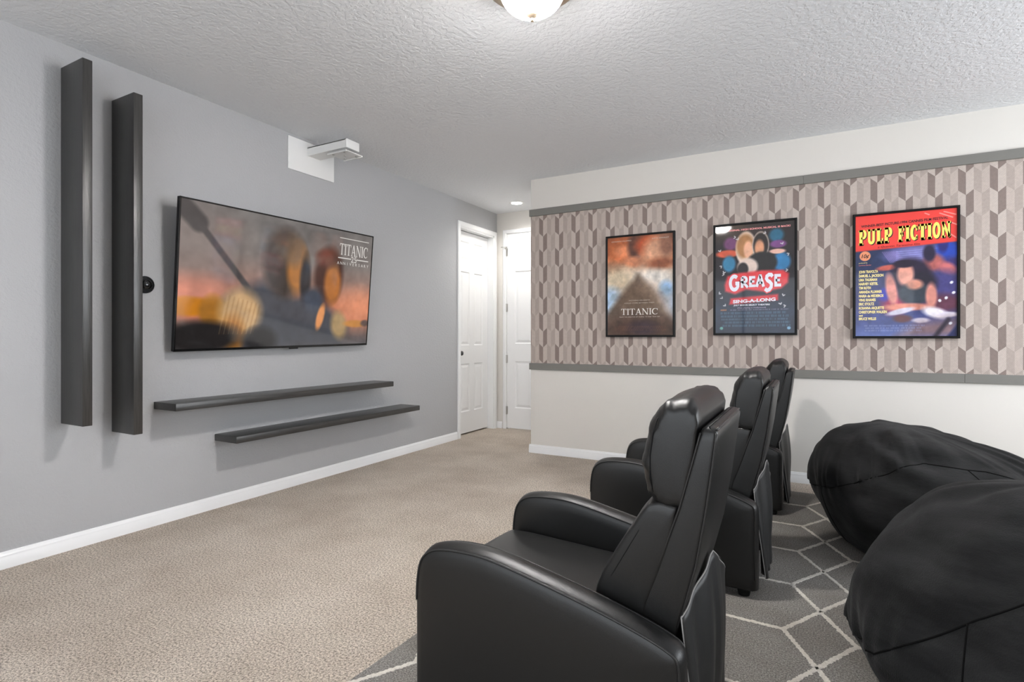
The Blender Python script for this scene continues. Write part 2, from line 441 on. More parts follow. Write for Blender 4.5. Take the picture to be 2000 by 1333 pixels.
# door 2: in the hall end wall
d2w = D2X1 - D2X0
rt2, slab2 = door('door_2', 'white six panel door at the end of the hall', (D2X0, HY, 0), (0, 0, 0), d2w - 0.006, 2.455, False)
slab2.location = (0.003, -0.002, 0.012)
cs = casing_mesh(d2w, 2.472, 0.050, 0.016).build('casing', M['white'], rt2, smooth=25)
b = MB(); b.box((-0.0, 0.035, 0), (0.012, 0.12, 2.475)); b.box((d2w - 0.012, 0.035, 0), (d2w, 0.12, 2.475)); b.box((0, 0.035, 2.463), (d2w, 0.12, 2.475)); b.build('jamb', M['white'], rt2)
for z in (2.24, 1.535, 0.885, 0.235):
    b = MB(); b.box((-0.004, -0.005, z - 0.05), (0.018, -0.001, z + 0.05)); b.tube([(0, -0.012, z - 0.052), (0, -0.012, z + 0.052)], 0.007, 10)
    b.build('hinge', M['steel'], rt2, 40)
b = MB(); b.tube([(-0.01, -0.015, 2.30), (-0.03, -0.05, 2.30), (-0.05, -0.055, 2.30)], 0.006, 8); b.box((-0.02, -0.02, 2.28), (0.012, -0.006, 2.31)); b.lathe([(0.001, 0), (0.012, 0), (0.012, 0.015), (0.001, 0.015)], 12)
b.V = b.V; hs = b.build('door_stop', M['steel'], rt2, 40)

# ------------------------------------------------------------------ black planks and shelves
def plank_board(name, label, cat, group, loc, rot, length, depth, thick):
    b = MB(); b.rbox((0, -depth / 2, -thick / 2), (length, depth / 2, thick / 2), 0.003, seg=2)
    o = b.build(name, M['plank'], None, 40, loc, rot); return tag(o, label, cat, group)
DP = 0.235
# vertical: local x -> world z ; local y (depth) -> world x ; thickness -> world y
RV = Matrix(((0, 1, 0), (0, 0, 1), (1, 0, 0))).to_euler()
plank_board('wall_plank', 'upright black wall plank nearest the left edge, set higher than its neighbour', 'plank', 'upright planks on the grey wall', (LW + DP / 2, 1.4275, 0.693), RV, 1.915, DP, 0.046)
plank_board('wall_plank', 'upright black wall plank between the outer plank and the television', 'plank', 'upright planks on the grey wall', (LW + DP / 2, 1.672, 0.612), RV, 1.912, DP, 0.048)
RS = Matrix(((0, -1, 0), (1, 0, 0), (0, 0, 1))).to_euler()
plank_board('floating_shelf', 'upper black floating shelf right under the television', 'shelf', 'floating shelves under the television', (LW + DP / 2, 1.878, 0.7385), RS, 1.925, DP, 0.045)
plank_board('floating_shelf', 'lower black floating shelf set further right, above the baseboard', 'shelf', 'floating shelves under the television', (LW + DP / 2, 2.268, 0.480), RS, 1.91, DP, 0.045)

# round black wall plate beside the television
t = thing('wall_plate', 'small round black plate on grey wall, half hidden behind the upright plank', 'wall plate', (LW, 1.826, 1.476), (PI / 2, 0, PI / 2))
b = MB(); b.lathe([(0.001, 0), (0.052, 0), (0.052, 0.010), (0.047, 0.018), (0.040, 0.020), (0.001, 0.020)], 40); b.build('base_ring', M['black'], t, 40)
b = MB(); b.lathe([(0.001, 0.02), (0.034, 0.02), (0.034, 0.026), (0.026, 0.036), (0.012, 0.041), (0.001, 0.042)], 32); b.build('cap', M['black_gloss'], t, 40)

# ------------------------------------------------------------------ projector bracket high on the left wall
t = thing('projector_bracket', 'white projector wall bracket with empty arm just under the ceiling', 'bracket', (LW, 3.085, 2.59))
b = MB(); b.rbox((0, -0.232, -0.128), (0.012, 0.228, 0.128), 0.005, seg=2); b.build('wall_plate', M['plastic_white'], t, 40)
b = MB(); b.box((0.012, -0.052, 0.018), (0.43, 0.078, 0.026)); b.box((0.012, -0.052, 0.026), (0.43, -0.046, 0.082)); b.box((0.012, 0.072, 0.026), (0.43, 0.078, 0.082)); b.box((0.012, -0.052, 0.076), (0.43, 0.078, 0.082))
b.build('arm', M['plastic_white'], t)
b = MB(); b.rbox((0.427, -0.055, 0.016), (0.442, 0.081, 0.084), 0.004, seg=2); b.build('end_cap', M['plastic_white'], t, 40)
b = MB(); b.rbox((0.26, -0.075, -0.016), (0.455, 0.10, -0.008), 0.003, seg=1); b.box((0.26, -0.075, -0.022), (0.455, -0.068, -0.008)); b.box((0.26, 0.093, -0.022), (0.455, 0.10, -0.008)); b.build('projector_plate', M['plastic_white'], t)
b = MB(); b.tube([(0.355, 0.012, -0.008), (0.355, 0.012, 0.02)], 0.03, 20)
b.build('knuckle', M['steel'], t, 40)
for dx, dy in ((-0.06, -0.05), (0.06, -0.05), (-0.06, 0.07), (0.06, 0.07), (0, 0.01)):
    b = MB(); b.tube([(0.36 + dx, dy, -0.024), (0.36 + dx, dy, -0.012)], 0.009, 10); b.build('bolt', M['steel'], t, 40)

# ------------------------------------------------------------------ lights on the ceiling
def bowl_pts(R, zt, zb, n=10):
    return [(R * math.cos(a), zt + (zb - zt) * math.sin(a)) for a in [i * PI / 2 / n for i in range(n)]] + [(0.002, zb)]
t = thing('ceiling_light', 'bronze trimmed dome ceiling light glowing at the top of the picture', 'ceiling light', (-1.055, 2.10, CZ))
b = MB(); b.lathe([(0.06, 0), (0.165, 0), (0.176, -0.030), (0.196, -0.040), (0.205, -0.054), (0.196, -0.064), (0.198, -0.073), (0.182, -0.084), (0.152, -0.088), (0.146, -0.060), (0.06, -0.03)], 64); b.build('canopy', M['bronze'], t, 35)
b = MB(); b.lathe([(0.138, -0.065)] + bowl_pts(0.144, -0.080, -0.198, 12), 64); b.build('glass_bowl', M['lamp_glass'], t, 180)
b = MB(); b.lathe([(0.002, -0.192), (0.026, -0.194), (0.025, -0.200), (0.014, -0.208), (0.007, -0.214), (0.009, -0.220), (0.007, -0.226), (0.001, -0.229)], 24); b.build('finial', M['bronze'], t, 50)
def can(label, x, y):
    t = thing('recessed_light', label, 'recessed light', (x, y, CZ), group='small recessed lights along the left wall')
    b = MB(); b.lathe([(0.050, 0), (0.088, 0), (0.088, -0.004), (0.080, -0.009), (0.066, -0.010), (0.060, -0.004), (0.050, -0.002)], 40); b.build('trim_ring', M['plastic_white'], t, 40)
    l = bpy.data.lights.new('downlight', 'SPOT'); l.energy = CAN_POWER; l.spot_size = math.radians(150); l.spot_blend = 0.9; l.shadow_soft_size = 0.05; l.color = (1.0, 0.97, 0.93)
    lo = new_obj('downlight', l, t, (0, 0, -0.02))
    b = MB(); b.lathe([(0.001, -0.002), (0.064, -0.002), (0.062, -0.008), (0.040, -0.013), (0.001, -0.015)], 32); b.build('lens', M['can_lens'], t, 60)
can('small lit recessed light in the ceiling of the hall by the doors', -3.037, 5.638)
can('small lit recessed light near the left wall behind the camera', -2.95, -0.70)

# ------------------------------------------------------------------ lettering
def stroke(P, wd, closed=False):
    """flat ribbon along 2-D points (u, v); wd number or list"""
    P = [Vector(p) for p in P]; n = len(P); Lf, Rt = [], []
    for i in range(n):
        a = P[i - 1] if (i > 0 or closed) else P[i]; c = P[(i + 1) % n] if (i < n - 1 or closed) else P[i]
        d1 = (P[i] - a); d2 = (c - P[i])
        d1 = d1.normalized() if d1.length > 1e-9 else d2.normalized(); d2 = d2.normalized() if d2.length > 1e-9 else d1
        tg = (d1 + d2).normalized(); nm = Vector((-tg.y, tg.x)); cs = max(0.35, nm.dot(Vector((-d1.y, d1.x))))
        h = (wd[i] if isinstance(wd, (list, tuple)) else wd) / 2 / cs
        Lf.append(P[i] + nm * h); Rt.append(P[i] - nm * h)
    out = []
    for i in range(n if closed else n - 1):
        j = (i + 1) % n
        out.append([Lf[i], Lf[j], Rt[j], Rt[i]])
    return out
def rect(u0, v0, u1, v1): return [[Vector((u0, v0)), Vector((u1, v0)), Vector((u1, v1)), Vector((u0, v1))]]
def arc(cx, cy, rx, ry, a0, a1, n=16): return [(cx + rx * math.cos(math.radians(a0 + (a1 - a0) * i / n)), cy + ry * math.sin(math.radians(a0 + (a1 - a0) * i / n))) for i in range(n + 1)]
def roman(ch):
    k, s = 0.15, 0.065
    if ch == 'T': return 0.80, rect(0.02, 1 - s, 0.78, 1) + rect(0.40 - k / 2, 0, 0.40 + k / 2, 1) + rect(0.24, 0, 0.56, s * 0.8) + [[Vector((0.02, 1)), Vector((0.0, 0.76)), Vector((0.045, 0.76)), Vector((0.11, 1 - s))]] + [[Vector((0.78, 1)), Vector((0.80, 0.76)), Vector((0.755, 0.76)), Vector((0.69, 1 - s))]]
    if ch == 'I': return 0.36, rect(0.18 - k / 2, 0, 0.18 + k / 2, 1) + rect(0.03, 0, 0.33, s * 0.8) + rect(0.03, 1 - s * 0.8, 0.33, 1)
    if ch == 'A': return 0.90, stroke([(0.14, 0), (0.44, 0.98)], 0.075) + stroke([(0.44, 1.0), (0.76, 0)], k) + rect(0.24, 0.30, 0.66, 0.365) + rect(0.0, 0, 0.29, s * 0.8) + rect(0.58, 0, 0.92, s * 0.8)
    if ch == 'N': return 0.96, rect(0.11, 0, 0.18, 1) + stroke([(0.13, 1.0), (0.80, 0.0)], k) + rect(0.77, 0, 0.84, 1) + rect(0.0, 1 - s * 0.8, 0.2, 1) + rect(0.02, 0, 0.28, s * 0.8) + rect(0.66, 1 - s * 0.8, 0.96, 1)
    if ch == 'C':
        P = arc(0.48, 0.5, 0.40, 0.47, 42, 318, 24); wds = [0.06 + 0.10 * max(0, math.sin(math.radians(42 + 276 * i / 24 - 90))) for i in range(25)]
        return 0.90, stroke(P, wds) + rect(0.745, 0.66, 0.80, 0.98)
    return 0.4, []
def slab_serif(ch):
    k, s = 0.25, 0.13
    st = lambda x: rect(x - k / 2, 0, x + k / 2, 1) + rect(x - k / 2 - 0.05, 0, x + k / 2 + 0.05, s) + rect(x - k / 2 - 0.05, 1 - s, x + k / 2 + 0.05, 1)
    if ch == 'P': return 0.62, st(0.18) + stroke([(0.2, 0.94)] + arc(0.34, 0.69, 0.19, 0.25, 90, -90, 12) + [(0.2, 0.44)], [0.13] + [0.13 + 0.07 * math.sin(PI * i / 12) for i in range(13)] + [0.13])
    if ch == 'U': return 0.66, stroke([(0.16, 1), (0.16, 0.3)] + arc(0.33, 0.28, 0.17, 0.20, 180, 360, 12) + [(0.50, 0.3), (0.50, 1)], 0.19) + rect(0.0, 1 - s, 0.30, 1) + rect(0.38, 1 - s, 0.64, 1)
    if ch == 'L': return 0.54, st(0.18) + rect(0.1, 0, 0.52, 0.16) + rect(0.42, 0, 0.52, 0.34)
    if ch == 'F': return 0.56, st(0.18) + rect(0.1, 0.85, 0.53, 1) + rect(0.43, 0.68, 0.53, 1) + rect(0.2, 0.44, 0.42, 0.57) + rect(0.36, 0.34, 0.42, 0.67)
    if ch == 'I': return 0.37, st(0.18)
    if ch == 'C': return 0.60, stroke(arc(0.32, 0.5, 0.22, 0.41, 40, 320, 20), [0.13 + 0.10 * math.sin(PI * i / 20) for i in range(21)]) + rect(0.44, 0.62, 0.54, 0.94) + rect(0.44, 0.06, 0.54, 0.34)
    if ch == 'T': return 0.64, rect(0.31 - k / 2, 0, 0.31 + k / 2, 1) + rect(0.14, 0, 0.48, s) + rect(0.0, 0.86, 0.62, 1) + rect(0.0, 0.66, 0.10, 1) + rect(0.52, 0.66, 0.62, 1)
    if ch == 'O': return 0.64, stroke(arc(0.31, 0.5, 0.21, 0.42, 0, 345, 23), [0.20] * 24, closed=True)
    if ch == 'N': return 0.74, rect(0.06, 0, 0.22, 1) + stroke([(0.10, 0.98), (0.62, 0.02)], 0.20) + rect(0.50, 0, 0.66, 1) + rect(0.0, 0, 0.29, s) + rect(0.0, 1 - s, 0.26, 1) + rect(0.43, 1 - s, 0.72, 1)
    return 0.22, []
def wavy(ch, wd=0.20):
    if ch == 'G': return 0.92, stroke(arc(0.42, 0.46, 0.34, 0.44, 50, 330, 22) + [(0.72, 0.42), (0.50, 0.42)], wd)
    if ch == 'R': return 0.72, stroke([(0.14, 0.0), (0.14, 0.92)], wd) + stroke([(0.12, 0.90)] + arc(0.34, 0.70, 0.20, 0.22, 90, -90, 10) + [(0.22, 0.48), (0.40, 0.30), (0.66, 0.02)], wd * 0.9)
    if ch == 'E': return 0.66, stroke([(0.60, 0.88), (0.16, 0.88), (0.16, 0.06), (0.62, 0.06)], wd) + stroke([(0.16, 0.48), (0.52, 0.48)], wd * 0.85)
    if ch == 'A': return 0.74, stroke([(0.04, 0.0), (0.34, 0.94), (0.38, 0.94), (0.66, 0.0)], wd) + stroke([(0.18, 0.34), (0.56, 0.34)], wd * 0.8)
    if ch == 'S': return 0.72, stroke([(0.64, 0.80), (0.52, 0.93), (0.34, 0.94), (0.18, 0.84), (0.14, 0.68), (0.24, 0.54), (0.42, 0.44), (0.54, 0.30), (0.52, 0.10), (0.38, -0.06), (0.18, -0.12), (0.02, 0.0)], wd)
    return 0.3, []
def glyphs(text, fn, u, v, size, width=None, align='C', gap=0.06, **kw):
    polys = []; x = 0
    for ch in text:
        wv, ps = fn(ch, **kw); polys += [[Vector((p[0] + x, p[1])) for p in q] for q in ps]; x += wv + gap
    x -= gap; sx = size if width is None else width / x; off = {'C': -x * sx / 2, 'L': 0, 'R': -x * sx}[align]
    return [[(p[0] * sx + off + u, p[1] * size + v) for p in q] for q in polys]
def font_polys(text, size, bold=0.0):
    c = bpy.data.curves.new('tmp', 'FONT'); c.body = text; c.size = size; c.offset = bold; c.resolution_u = 3; c.fill_mode = 'BOTH'
    o = bpy.data.objects.new('tmp', c); COL.objects.link(o)
    dg = bpy.context.evaluated_depsgraph_get(); dg.update()
    me = bpy.data.meshes.new_from_object(o.evaluated_get(dg))
    V = [(v.co.x, v.co.y) for v in me.vertices]; F = [tuple(p.vertices) for p in me.polygons]
    bpy.data.objects.remove(o); bpy.data.curves.remove(c); bpy.data.meshes.remove(me)
    return V, F
class Letters:
    """flat lettering in a local x-z plane facing -y"""
    def __init__(s): s.parts = {}; s.part('title_lettering')
    def part(s, name):
        s.name = name; s.b, s.mats = s.parts.setdefault(name, (MB(), [])); return s
    def mi(s, m):
        if m not in s.mats: s.mats.append(m)
        return s.mats.index(m)
    def polys(s, P, m, y=0.0):
        k = s.mi(m)
        for q in P:
            a = sum(q[i][0] * q[(i + 1) % len(q)][1] - q[(i + 1) % len(q)][0] * q[i][1] for i in range(len(q)))
            if a < 0: q = q[::-1]
            s.b.add([(p[0], y, p[1]) for p in q], [tuple(range(len(q)))], k)
    def text(s, body, u, v, h, m, width=None, align='C', bold=0.0, y=0.0, shear=0.0, slope=0.0):
        """h = cap height; width forces the total width"""
        V, F = font_polys(body, h / 0.70, bold)
        if not V: return
        x0 = min(p[0] for p in V); x1 = max(p[0] for p in V); sx = 1.0 if width is None else width / (x1 - x0)
        off = {'C': -(x1 - x0) * sx / 2, 'L': 0, 'R': -(x1 - x0) * sx}[align]
        k = s.mi(m); s.b.add([((p[0] - x0) * sx + off + u + shear * p[1], y, p[1] + v + slope * ((p[0] - x0) * sx + off)) for p in V], [tuple(f) for f in F], k)
    def build(s, name, parent, loc):
        for nm, (b, ms) in s.parts.items():
            if b.F: b.build(nm, ms, parent, None, loc, fix=False)

# ------------------------------------------------------------------ printed pictures: colours per vertex of a fine grid
class Paint:
    def __init__(s, w, h, nx, ny):
        s.w, s.h, s.nx, s.ny = w, h, nx, ny
        s.u, s.v = np.meshgrid(np.linspace(0, 1, nx), np.linspace(0, 1, ny)); s.a = np.zeros((ny, nx, 3)); s.asp = w / h
    def grad(s, stops, d=(0, 1)):
        t = s.u * d[0] + s.v * d[1]; P = [p for p, c in stops]
        for k in range(3): s.a[..., k] = np.interp(t, P, [c[k] for p, c in stops])
    def over(s, mask, c):
        mask = np.clip(mask, 0, 1)[..., None]; s.a = s.a * (1 - mask) + np.asarray(c, float) * mask
    def ell(s, cu, cv, ru, rv, c, soft=0.25, rot=0, op=1.0):
        du = (s.u - cu) * s.asp; dv = s.v - cv; cr, sr = math.cos(rot), math.sin(rot)
        x = (du * cr + dv * sr) / (ru * s.asp); y = (-du * sr + dv * cr) / rv
        r = np.sqrt(x * x + y * y); s.over(op * np.clip((1 + soft / 2 - r) / max(soft, 1e-3), 0, 1), c)
    def poly(s, P, c, soft=0.01, op=1.0):
        ins = np.zeros_like(s.u, bool); n = len(P); dmin = np.full_like(s.u, 9.0)
        for i in range(n):
            (x0, y0), (x1, y1) = P[i], P[(i + 1) % n]
            cond = ((y0 > s.v) != (y1 > s.v))
            with np.errstate(divide='ignore', invalid='ignore'):
                xi = (x1 - x0) * (s.v - y0) / ((y1 - y0) if y1 != y0 else 1e-9) + x0
            ins ^= cond & (s.u < xi)
            dx, dy = (x1 - x0) * s.asp, y1 - y0; ll = dx * dx + dy * dy + 1e-12
            t = np.clip(((s.u - x0) * s.asp * dx + (s.v - y0) * dy) / ll, 0, 1)
            dmin = np.minimum(dmin, np.hypot((s.u - x0) * s.asp - t * dx, (s.v - y0) - t * dy))
        sd = np.where(ins, dmin, -dmin); s.over(op * np.clip(sd / max(soft, 1e-4) * 0.5 + 0.5, 0, 1), c)
    def line(s, P, wd, c, soft=0.006, op=1.0):
        d = np.full_like(s.u, 9.0)
        for (x0, y0), (x1, y1) in zip(P[:-1], P[1:]):
            dx, dy = (x1 - x0) * s.asp, y1 - y0; ll = dx * dx + dy * dy + 1e-12
            t = np.clip(((s.u - x0) * s.asp * dx + (s.v - y0) * dy) / ll, 0, 1)
            d = np.minimum(d, np.hypot((s.u - x0) * s.asp - t * dx, (s.v - y0) - t * dy))
        s.over(op * np.clip((wd / 2 - d) / soft + 0.5, 0, 1), c)
    def rough(s, amt, cells=(14, 20), seed=1):
        r = np.random.default_rng(seed); tot = 0
        for o in range(3):
            g = r.normal(size=(cells[1] * 2 ** o + 2, cells[0] * 2 ** o + 2))
            yy = s.v * cells[1] * 2 ** o; xx = s.u * cells[0] * 2 ** o; i = yy.astype(int); j = xx.astype(int); fy = yy - i; fx = xx - j
            tot = tot + (g[i, j] * (1 - fy) * (1 - fx) + g[i + 1, j] * fy * (1 - fx) + g[i, j + 1] * (1 - fy) * fx + g[i + 1, j + 1] * fy * fx) / (1.6 ** o)
        s.a = s.a * (1 + amt * tot[..., None])
    def dashes(s, v0, v1, rows, u0, u1, c, seed=3, op=0.7, dens=0.7):
        r = np.random.default_rng(seed); rh = (v1 - v0) / rows
        for q in range(rows):
            vc = v0 + (q + 0.5) * rh; x = u0 + r.uniform(0, 0.06); end = u1 - r.uniform(0, 0.06)
            while x < end:
                l = r.uniform(0.012, 0.05); m = ((s.u >= x) & (s.u <= min(x + l, end)) & (np.abs(s.v - vc) < rh * 0.33)).astype(float)
                tex = 0.55 + 0.45 * np.sin(s.u * 900 + q * 3); s.over(m * op * tex, c); x += l + r.uniform(0.006, 0.014)
    def build(s, name, m, parent, loc):
        nx, ny = s.nx, s.ny; me = bpy.data.meshes.new(name)
        V = np.stack([(s.u - 0.5) * s.w, np.zeros_like(s.u), (0.5 - s.v) * s.h], -1).reshape(-1, 3)
        i = np.arange(nx * ny).reshape(ny, nx); q = np.stack([i[1:, :-1], i[1:, 1:], i[:-1, 1:], i[:-1, :-1]], -1).reshape(-1, 4)
        nf = len(q); me.vertices.add(len(V)); me.vertices.foreach_set('co', V.ravel()); me.loops.add(nf * 4); me.loops.foreach_set('vertex_index', q.ravel().astype(np.int32))
        me.polygons.add(nf); me.polygons.foreach_set('loop_start', np.arange(0, nf * 4, 4, dtype=np.int32)); me.update(calc_edges=True); me.validate()
        ca = me.color_attributes.new('print', 'FLOAT_COLOR', 'POINT'); col = np.ones((nx * ny, 4), np.float32); col[:, :3] = lin_np(s.a.reshape(-1, 3)); ca.data.foreach_set('color', col.ravel())
        me.materials.append(m); return new_obj(name, me, parent, loc)

# ------------------------------------------------------------------ television
TW, TH = 1.672, 0.957
t = thing('television', 'large wall mounted television showing a sunset picture', 'television', (LW + 0.128, 2.778, 1.555))
Rm = Matrix.Rotation(PI / 2, 3, 'Z') @ Matrix.Rotation(math.radians(-0.8), 3, 'Y') @ Matrix.Rotation(math.radians(5.6), 3, 'X')
t.rotation_euler = Rm.to_euler()
b = MB(); b.rbox((-TW / 2, 0.0, -TH / 2), (TW / 2, 0.028, TH / 2), 0.004, seg=2); b.rbox((-0.62, 0.026, -0.40), (0.62, 0.058, 0.12), 0.01, seg=2); b.build('housing', M['black'], t, 40)
b = MB(); bz = 0.010
for a_, c_ in (((-TW / 2, -0.003, -TH / 2), (TW / 2, 0.002, -TH / 2 + 0.016)), ((-TW / 2, -0.003, TH / 2 - bz), (TW / 2, 0.002, TH / 2)), ((-TW / 2, -0.003, -TH / 2), (-TW / 2 + bz, 0.002, TH / 2)), ((TW / 2 - bz, -0.003, -TH / 2), (TW / 2, 0.002, TH / 2))): b.box(a_, c_)
b.build('bezel', M['black_gloss'], t)
b = MB(); b.rbox((0.02, -0.004, -TH / 2 - 0.010), (0.10, 0.008, -TH / 2 + 0.002), 0.003, seg=1); b.build('sensor_bar', M['black_gloss'], t)
b = MB(); b.box((-0.22, 0.058, -0.20), (-0.18, 0.085, 0.12)); b.box((0.18, 0.058, -0.20), (0.22, 0.085, 0.12)); b.box((-0.30, 0.082, -0.06), (0.30, 0.096, 0.0)); b.build('mount_bracket', M['dark_steel'], t)
sw, sh = TW - 2 * bz, TH - bz - 0.016
p = Paint(sw, sh, 300, 172)
p.grad([(0, (112, 108, 106)), (0.30, (124, 116, 112)), (0.50, (150, 116, 104)), (0.66, (205, 128, 98)), (0.78, (190, 116, 90)), (0.86, (120, 98, 92)), (1, (88, 84, 86))])
p.ell(0.03, 0.30, 0.20, 0.30, (128, 112, 106), 1.2, op=0.6); p.ell(0.92, 0.68, 0.16, 0.16, (228, 146, 108), 1.2, op=0.8); p.ell(0.06, 0.60, 0.14, 0.10, (214, 132, 108), 1.2, op=0.8)
p.line([(0.0, 0.03), (0.07, 0.14)], 0.13, (54, 50, 50), 0.03); p.line([(0.06, 0.12), (0.30, 0.58)], 0.045, (62, 57, 57), 0.015)
p.poly([(0.18, 0.66), (0.28, 0.54), (0.36, 0.50), (0.52, 0.60), (0.66, 0.58), (0.78, 0.74), (0.86, 0.86), (0.80, 1.01), (0.28, 1.01), (0.2, 0.8)], (66, 68, 76), 0.05)
p.ell(0.47, 0.34, 0.115, 0.27, (70, 60, 54), 0.35); p.ell(0.535, 0.37, 0.058, 0.20, (190, 122, 56), 0.5, op=0.9); p.ell(0.50, 0.24, 0.07, 0.12, (120, 98, 80), 0.7, op=0.8)
p.ell(0.72, 0.40, 0.088, 0.24, (74, 46, 40), 0.35); p.ell(0.745, 0.47, 0.052, 0.17, (196, 122, 58), 0.5, op=0.9); p.ell(0.70, 0.26, 0.06, 0.07, (110, 60, 50), 0.8)
p.ell(0.58, 0.46, 0.03, 0.20, (50, 46, 48), 0.6); p.ell(0.63, 0.62, 0.06, 0.10, (66, 72, 84), 0.6)
p.ell(0.05, 0.71, 0.10, 0.065, (206, 128, 24), 0.4); p.ell(0.14, 0.74, 0.055, 0.12, (176, 116, 40), 0.4); p.ell(0.26, 0.74, 0.095, 0.17, (196, 158, 112), 0.5, rot=-0.2); p.ell(0.23, 0.90, 0.05, 0.14, (170, 110, 42), 0.7)
p.ell(0.10, 0.92, 0.16, 0.11, (32, 28, 28), 0.5); p.ell(0.36, 0.95, 0.08, 0.10, (36, 34, 36), 0.6)
p.ell(0.68, 0.76, 0.022, 0.11, (228, 150, 92), 0.5, rot=0.25); p.ell(0.80, 0.83, 0.05, 0.12, (170, 142, 100), 0.6, rot=-0.3); p.ell(0.91, 0.815, 0.075, 0.032, (202, 136, 66), 0.5); p.ell(0.98, 0.81, 0.03, 0.03, (96, 76, 70), 0.6)
for q in range(16): p.line([(0.20 + 0.010 * q, 0.62 + 0.004 * q), (0.17 + 0.010 * q, 0.90)], 0.006, (120, 78, 34) if q % 2 else (226, 190, 140), 0.008, 0.30)
p.rough(0.05, (16, 10), 2)
p.build('screen', M['screen'], t, (0, -0.0012, 0.003))
lt = Letters(); ml = M['screen_text']; U = lambda u: (u - 0.5) * sw; Z = lambda v: (0.5 - v) * sh
lt.polys(glyphs('TITANIC', roman, U(0.875), Z(0.205), 0.098 * sh, 0.195 * sw, gap=0.04), ml)
lt.polys([[(U(0.775), Z(0.062)), (U(0.975), Z(0.062)), (U(0.975), Z(0.056)), (U(0.775), Z(0.056))], [(U(0.770), Z(0.238)), (U(0.857), Z(0.238)), (U(0.857), Z(0.229)), (U(0.770), Z(0.229))], [(U(0.893), Z(0.238)), (U(0.978), Z(0.238)), (U(0.978), Z(0.229)), (U(0.893), Z(0.229))]], ml)
lt.text('25', U(0.875), Z(0.262), 0.052 * sh, ml)
lt.part('subtitle')
for i, ch in enumerate('ANNIVERSARY'): lt.text(ch, U(0.772 + i * 0.0203), Z(0.292), 0.026 * sh, ml)
lt.build('title_lettering', t, (0, -0.0020, 0.003))

# ------------------------------------------------------------------ framed posters
def framed(label, x0, x1, z0, z1):
    w_, h_ = x1 - x0, z1 - z0; fr = 0.017
    t = thing('framed_poster', label, 'poster', ((x0 + x1) / 2, PY - 0.004, (z0 + z1) / 2), group='framed posters on the wallpaper')
    prof = [(0, 0), (0, -0.034), (0.003, -0.037), (fr - 0.003, -0.037), (fr, -0.034), (fr, -0.026)]
    rings = []
    for sx, sz in ((-1, -1), (1, -1), (1, 1), (-1, 1), (-1, -1)):
        rings.append([(sx * (w_ / 2 - d), y, sz * (h_ / 2 - d)) for d, y in prof])
    b = MB(); b.loft(rings, cap=False, closed=False); b.build('frame', M['black'], t, 30)
    b = MB(); b.box((-w_ / 2 + 0.002, -0.024, -h_ / 2 + 0.002), (w_ / 2 - 0.002, -0.002, h_ / 2 - 0.002)); b.build('backing', M['dark_gap'], t)
    return t, w_ - 2 * fr, h_ - 2 * fr
YP, YL = -0.0265, -0.0272
# --- left poster: warm clouds over a brown hill
t, pw, ph = framed('leftmost framed poster, brown and orange with white lettering near the bottom', -1.683, -1.053, 1.162, 2.095)
U = lambda u: (u - 0.5) * pw; Z = lambda v: (0.5 - v) * ph
p = Paint(pw, ph, 180, 270)
p.grad([(0, (120, 70, 48)), (0.12, (190, 104, 66)), (0.26, (196, 132, 96)), (0.36, (206, 186, 168)), (0.55, (196, 200, 206)), (0.72, (168, 186, 208)), (1, (90, 74, 62))])
p.ell(0.20, 0.12, 0.26, 0.13, (178, 98, 58), 0.7); p.ell(0.28, 0.15, 0.16, 0.06, (222, 138, 96), 0.8); p.ell(0.42, 0.10, 0.10, 0.14, (96, 60, 48), 0.7); p.ell(0.62, 0.10, 0.18, 0.09, (186, 84, 46), 0.7)
p.ell(0.76, 0.17, 0.20, 0.14, (214, 160, 128), 0.7); p.ell(0.90, 0.10, 0.10, 0.14, (140, 96, 76), 0.8); p.ell(0.82, 0.29, 0.20, 0.06, (152, 90, 62), 0.8); p.ell(0.10, 0.33, 0.12, 0.07, (150, 104, 78), 0.9); p.ell(0.40, 0.26, 0.12, 0.05, (206, 134, 98), 0.8)
p.ell(0.16, 0.44, 0.26, 0.12, (214, 196, 168), 1.0); p.ell(0.72, 0.45, 0.26, 0.10, (220, 214, 206), 0.8); p.ell(0.90, 0.54, 0.10, 0.07, (150, 186, 222), 0.9); p.ell(0.06, 0.62, 0.14, 0.10, (168, 196, 224), 1.0)
hill = [(0.48 + 0.0 * q, 0.40) for q in range(1)] + [(0.5 + 0.52 * (q / 14) ** 0.85 * 1.0, 0.40 + 0.48 * (q / 14)) for q in range(1, 15)]
hl = [(0.47 - 0.50 * (q / 14) ** 0.9, 0.40 + 0.40 * (q / 14)) for q in range(14, 0, -1)]
p.poly(hl + [(0.46, 0.385), (0.50, 0.385)] + hill[1:] + [(1.02, 1.02), (-0.02, 1.02)], (100, 84, 72), 0.03)
p.poly([(0.52, 0.44), (0.72, 0.52), (0.95, 0.72), (1.02, 0.86), (0.90, 0.78), (0.66, 0.60)], (190, 166, 150), 0.05, 0.7)
p.ell(0.5, 0.62, 0.34, 0.14, (110, 88, 70), 1.0, op=0.6); p.ell(0.5, 0.95, 0.55, 0.14, (74, 54, 46), 0.9); p.ell(0.55, 0.93, 0.22, 0.07, (62, 48, 54), 0.8)
p.rough(0.07, (12, 18), 5); p.dashes(0.905, 0.955, 3, 0.10, 0.92, (130, 84, 60), 4, 0.35)
p.build('print', M['print'], t, (0, YP, 0))
lt = Letters(); wh = ink((224, 220, 214)); dm = ink((188, 176, 164)); 
lt.polys(glyphs('TITANIC', roman, U(0.5), Z(0.795), 0.062 * ph, 0.57 * pw, gap=0.05), wh)
lt.part('tagline'); lt.text('NOTHING ON EARTH', U(0.5), Z(0.656), 0.011 * ph, dm, 0.32 * pw); lt.text('COULD COME BETWEEN THEM.', U(0.5), Z(0.682), 0.011 * ph, dm, 0.46 * pw)
